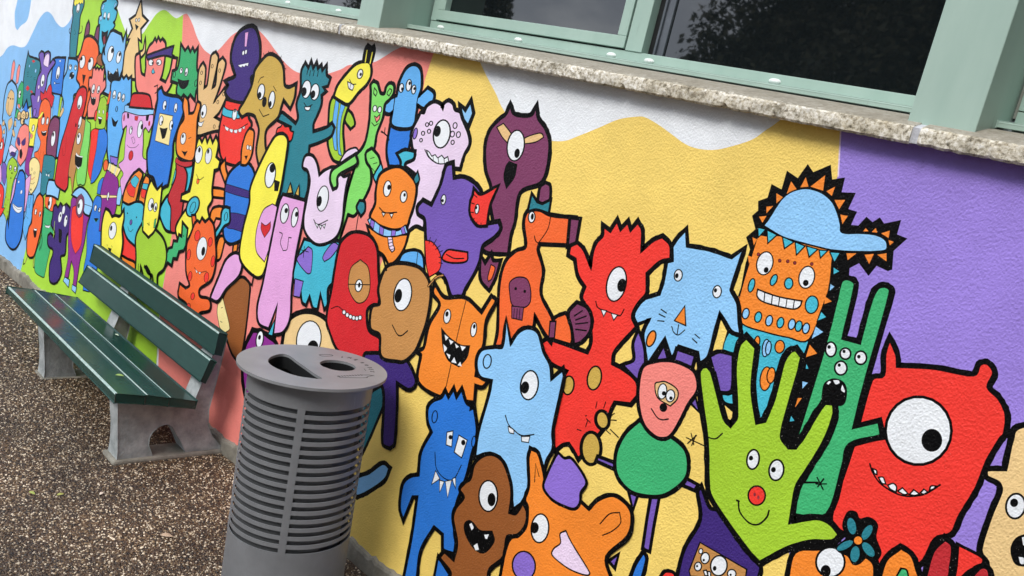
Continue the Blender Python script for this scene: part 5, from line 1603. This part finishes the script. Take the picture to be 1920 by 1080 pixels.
for t_ in tessellate_polygon([[Vector((x, y, 0)) for x, y in l] for l in loops]):
    a, b_, c = [flat[i] for i in t_]
    ar = (b_[0] - a[0]) * (c[1] - a[1]) - (c[0] - a[0]) * (b_[1] - a[1])
    if abs(ar) < 1e-12: continue
    t_ = tuple(t_) if ar > 0 else tuple(reversed(t_))
    fs += [t_, tuple(i + nl for i in reversed(t_))]
k = 0
for l in loops:
    for i in range(len(l)):
        a, b_ = k + i, k + (i + 1) % len(l)
        fs.append((a, a + nl, b_ + nl, b_))
    k += len(l)
lid = mesh_obj('lid', vs, fs, M_LID, bin_)
# turned lips under the two openings, near black in place of the shade inside
for nm, lp, dep in (('opening_lip', tear_s, .05), ('opening_lip', HOLE, .045)):
    cx = sum(p[0] for p in lp) / len(lp); cy = sum(p[1] for p in lp) / len(lp)
    n_ = len(lp)
    o_ = [(cx + (x - cx) * 1.004, cy + (y - cy) * 1.004) for x, y in lp]
    vs = [(x, y, zb + .002) for x, y in o_] + [(x, y, zb - dep) for x, y in o_]
    mesh_obj(nm, vs, [(i, (i + 1) % n_, (i + 1) % n_ + n_, i + n_) for i in range(n_)], M_DARK, lid)
mb = MB()
mb.hexa([(-.05, .085, zb - .020), (.10, .112, zb - .020), (.10, .117, zb - .020), (-.05, .090, zb - .020), (-.05, .085, zb - .016), (.10, .112, zb - .016), (.10, .117, zb - .016), (-.05, .090, zb - .016)])
mb.build('bar', M_LID, lid)


def lid_marks(strokes, name):
    """shallow stamped strokes on the lid"""
    mb = MB()
    z0, z1 = BIN_H - .002, BIN_H + .0009
    for w, pts in strokes:
        pts = [Vector(p) for p in pts]
        for a, b_ in zip(pts[:-1], pts[1:]):
            d = (b_ - a).normalized()
            nn = Vector((-d.y, d.x)) * w / 2
            q = [a - nn, b_ - nn, b_ + nn, a + nn]
            mb.hexa([(p.x, p.y, z0) for p in q] + [(p.x, p.y, z1) for p in q])
    mb.build(name, M_MARK, lid)


def glyph(cx, cy, ang, s, strokes):
    c, s_ = math.cos(ang), math.sin(ang)
    return [(.0026, [(cx + (x * c - y * s_) * s, cy + (x * s_ + y * c) * s) for x, y in st]) for st in strokes]


pill = [(-.121, .112), (-.124, .125), (-.118, .158), (-.110, .168), (-.100, .168), (-.095, .158), (-.098, .130), (-.104, .114), (-.121, .112)]
st = [(.0022, pill)]
G = {'I': [[(0, 0), (0, 1)], [(-.2, 0), (.3, 0)]], 'M': [[(-.4, 0), (-.3, 1), (0, .4), (.3, 1), (.4, 0)]], 'E': [[(.3, 0), (-.3, 0), (-.3, 1), (.3, 1)], [(-.3, .5), (.2, .5)]],
     'G': [[(.3, .8), (0, 1), (-.3, .6), (-.3, .3), (0, 0), (.3, .2), (.3, .5), (.1, .5)]], 'O': [[(0, 0), (.3, .3), (.3, .7), (0, 1), (-.3, .7), (-.3, .3), (0, 0)]], 'T': [[(0, 0), (0, 1)], [(-.35, 1), (.35, 1)]], 'S': [[(-.3, .1), (.1, 0), (.3, .25), (-.2, .7), (0, 1), (.3, .9)]]}
for (x, y), g_ in zip(((-.068, .190), (-.050, .214), (-.020, .222), (.018, .224), (.050, .220), (.078, .212), (.102, .202), (.126, .190)), 'IMEGOTES'):
    st += glyph(x, y, math.atan2(y - .103, x - .0235) - math.pi / 2, .016, G[g_])
lid_marks(st, 'stamped_lettering')
st = []
for i in range(9):
    f_ = i / 8
    x, y = .147 + .010 * f_, .018 + .099 * f_
    st.append((.0045, [(x - .004, y), (x + .006, y + .002)]))
st += [(.0016, [(.143, .012), (.162, .012), (.189, .095), (.193, .119), (.180, .136), (.179, .164)]), (.004, [(.193, .119), (.184, .130)]), (.0016, [(.158, .122), (.166, .15), (.182, .165)]), (.0016, [(.09, .185), (.115, .175)])]
lid_marks(st, 'stamped_cigarette')

# two small punched holes in the collar, their dark inside painted as flat discs
for da in (-1.27, -1.36):
    a = RIB + da
    c_, s_ = math.cos(a), math.sin(a)
    vs = []
    for i in range(10):
        t_ = 2 * math.pi * i / 10
        vs.append(((BIN_R + .0007) * c_ - s_ * .007 * math.cos(t_), (BIN_R + .0007) * s_ + c_ * .007 * math.cos(t_), BIN_H - .052 + .007 * math.sin(t_)))
    mesh_obj('punched_hole', vs, [tuple(range(10))], M_DARK, bin_)

# ------------------------------------------------------------------ loose chippings: a real scatter of flat little stones
def scatter(x0, x1, y0, y1, dens, r0, r1, seed, nm):
    g = np.random.default_rng(seed)
    n = int((x1 - x0) * (y1 - y0) * dens)
    p = np.stack([g.uniform(x0, x1, n), g.uniform(y0, y1, n), np.zeros(n)], 1)
    base = np.array([(-1, -1, -.2), (1, -1, -.2), (1, 1, -.2), (-1, 1, -.2), (-.7, -.7, 1), (.7, -.7, 1), (.7, .7, 1), (-.7, .7, 1)])
    s = g.uniform(r0, r1, n) * g.uniform(.7, 1.2, n)
    V = base[None] * (1 + g.normal(0, .22, (n, 8, 3)))
    V = V * (s[:, None, None] * np.stack([g.uniform(.7, 1.4, n), g.uniform(.6, 1.0, n), g.uniform(.35, .75, n)], 1)[:, None, :])
    tl = g.normal(0, .25, (n, 2))
    V[:, :, 2] += V[:, :, 0] * tl[:, None, 0] + V[:, :, 1] * tl[:, None, 1]
    a = g.uniform(0, 6.283, n)
    c, s_ = np.cos(a)[:, None], np.sin(a)[:, None]
    X = V[:, :, 0] * c - V[:, :, 1] * s_
    Y = V[:, :, 0] * s_ + V[:, :, 1] * c
    V = np.stack([X, Y, V[:, :, 2]], 2) + p[:, None, :]
    Fb = np.array([(4, 5, 6, 7), (0, 1, 5, 4), (1, 2, 6, 5), (2, 3, 7, 6), (3, 0, 4, 7)])
    Fq = (Fb[None] + (np.arange(n) * 8)[:, None, None]).reshape(-1, 4)
    me = bpy.data.meshes.new(nm)
    V = V.reshape(-1, 3)
    me.vertices.add(len(V)); me.vertices.foreach_set('co', V.ravel().astype(np.float32))
    me.loops.add(len(Fq) * 4); me.loops.foreach_set('vertex_index', Fq.ravel().astype(np.int32))
    me.polygons.add(len(Fq))
    me.polygons.foreach_set('loop_start', (np.arange(len(Fq)) * 4).astype(np.int32))
    me.polygons.foreach_set('loop_total', np.full(len(Fq), 4, dtype=np.int32))
    me.materials.append(M_CHIPS)
    me.update(calc_edges=True)
    me.validate()
    o = bpy.data.objects.new(nm, me)
    C.objects.link(o)
    return tag(o, 'brown and cream loose chippings covering the ground by the wall', 'gravel', kind='stuff')


scatter(-5.2, -1.6, .4, 2.466, 20000, .0022, .0048, 21, 'gravel')
scatter(-9.0, -5.2, .6, 2.466, 9500, .003, .0066, 22, 'gravel')


# ------------------------------------------------------------------ fallen leaves
def leaf_obj(loc, rz, size, col, label):
    m, t, b = new_mat('leaf_' + col)
    b.inputs['Base Color'].default_value = (*lin(col), 1)
    b.inputs['Roughness'].default_value = .5
    vs, fs = [], []
    n_ = 7
    for i in range(n_):
        f_ = i / (n_ - 1)
        w = .42 * math.sin(math.pi * min(f_ * 1.05, 1)) ** .8 + .02
        x = f_ - .5
        z = .10 * math.sin(f_ * 3.0)
        vs += [(x, -w * .5, z + .07), (x, 0, z), (x, w * .5, z + .09)]
        if i:
            k_ = 3 * i
            fs += [(k_ - 3, k_, k_ + 1, k_ - 2), (k_ - 2, k_ + 1, k_ + 2, k_ - 1)]
    vs = [(x * size, y * size, z * size) for x, y, z in vs]
    o = mesh_obj('fallen_leaf', vs, fs, m, smooth=True)
    sol = o.modifiers.new('thickness', 'SOLIDIFY'); sol.thickness = .0006
    o.location = loc
    o.rotation_euler = (.1, .05, rz)
    tag(o, label, 'leaf', 'fallen leaves')


def on_ground(px_, py_, z=.006):
    r = MC @ Vector((px_ - 960.0, py_ - 540.0, FPX))
    k_ = (z - CAM.z) / r.z
    return CAM + r * k_


leaf_obj(on_ground(60, 925), .4, .034, '9aa552', 'yellow green leaf on the chippings at the left')
leaf_obj(on_ground(113, 928), 1.7, .034, 'a3a65c', 'yellow green leaf nearer the bench of the two on the ground')
leaf_obj(on_ground(190, 926), 2.2, .032, 'd8c9b8', 'small pale dry leaf on the chippings below the bench')
leaf_obj(on_ground(312, 1006), .9, .055, 'b59c84', 'tan dry leaf on the chippings left of the bin')
lp = bench.matrix_world @ Vector((-.18, .03, .359))
leaf_obj(lp, 1.0, .04, '93ad5c', 'small green leaf lying on the front seat plank of the bench')
lp = bench.matrix_world @ Vector((-.95, .30, .312))
leaf_obj(lp, .3, .03, 'b9c9b0', 'pale leaf scrap on the rear seat plank of the bench')
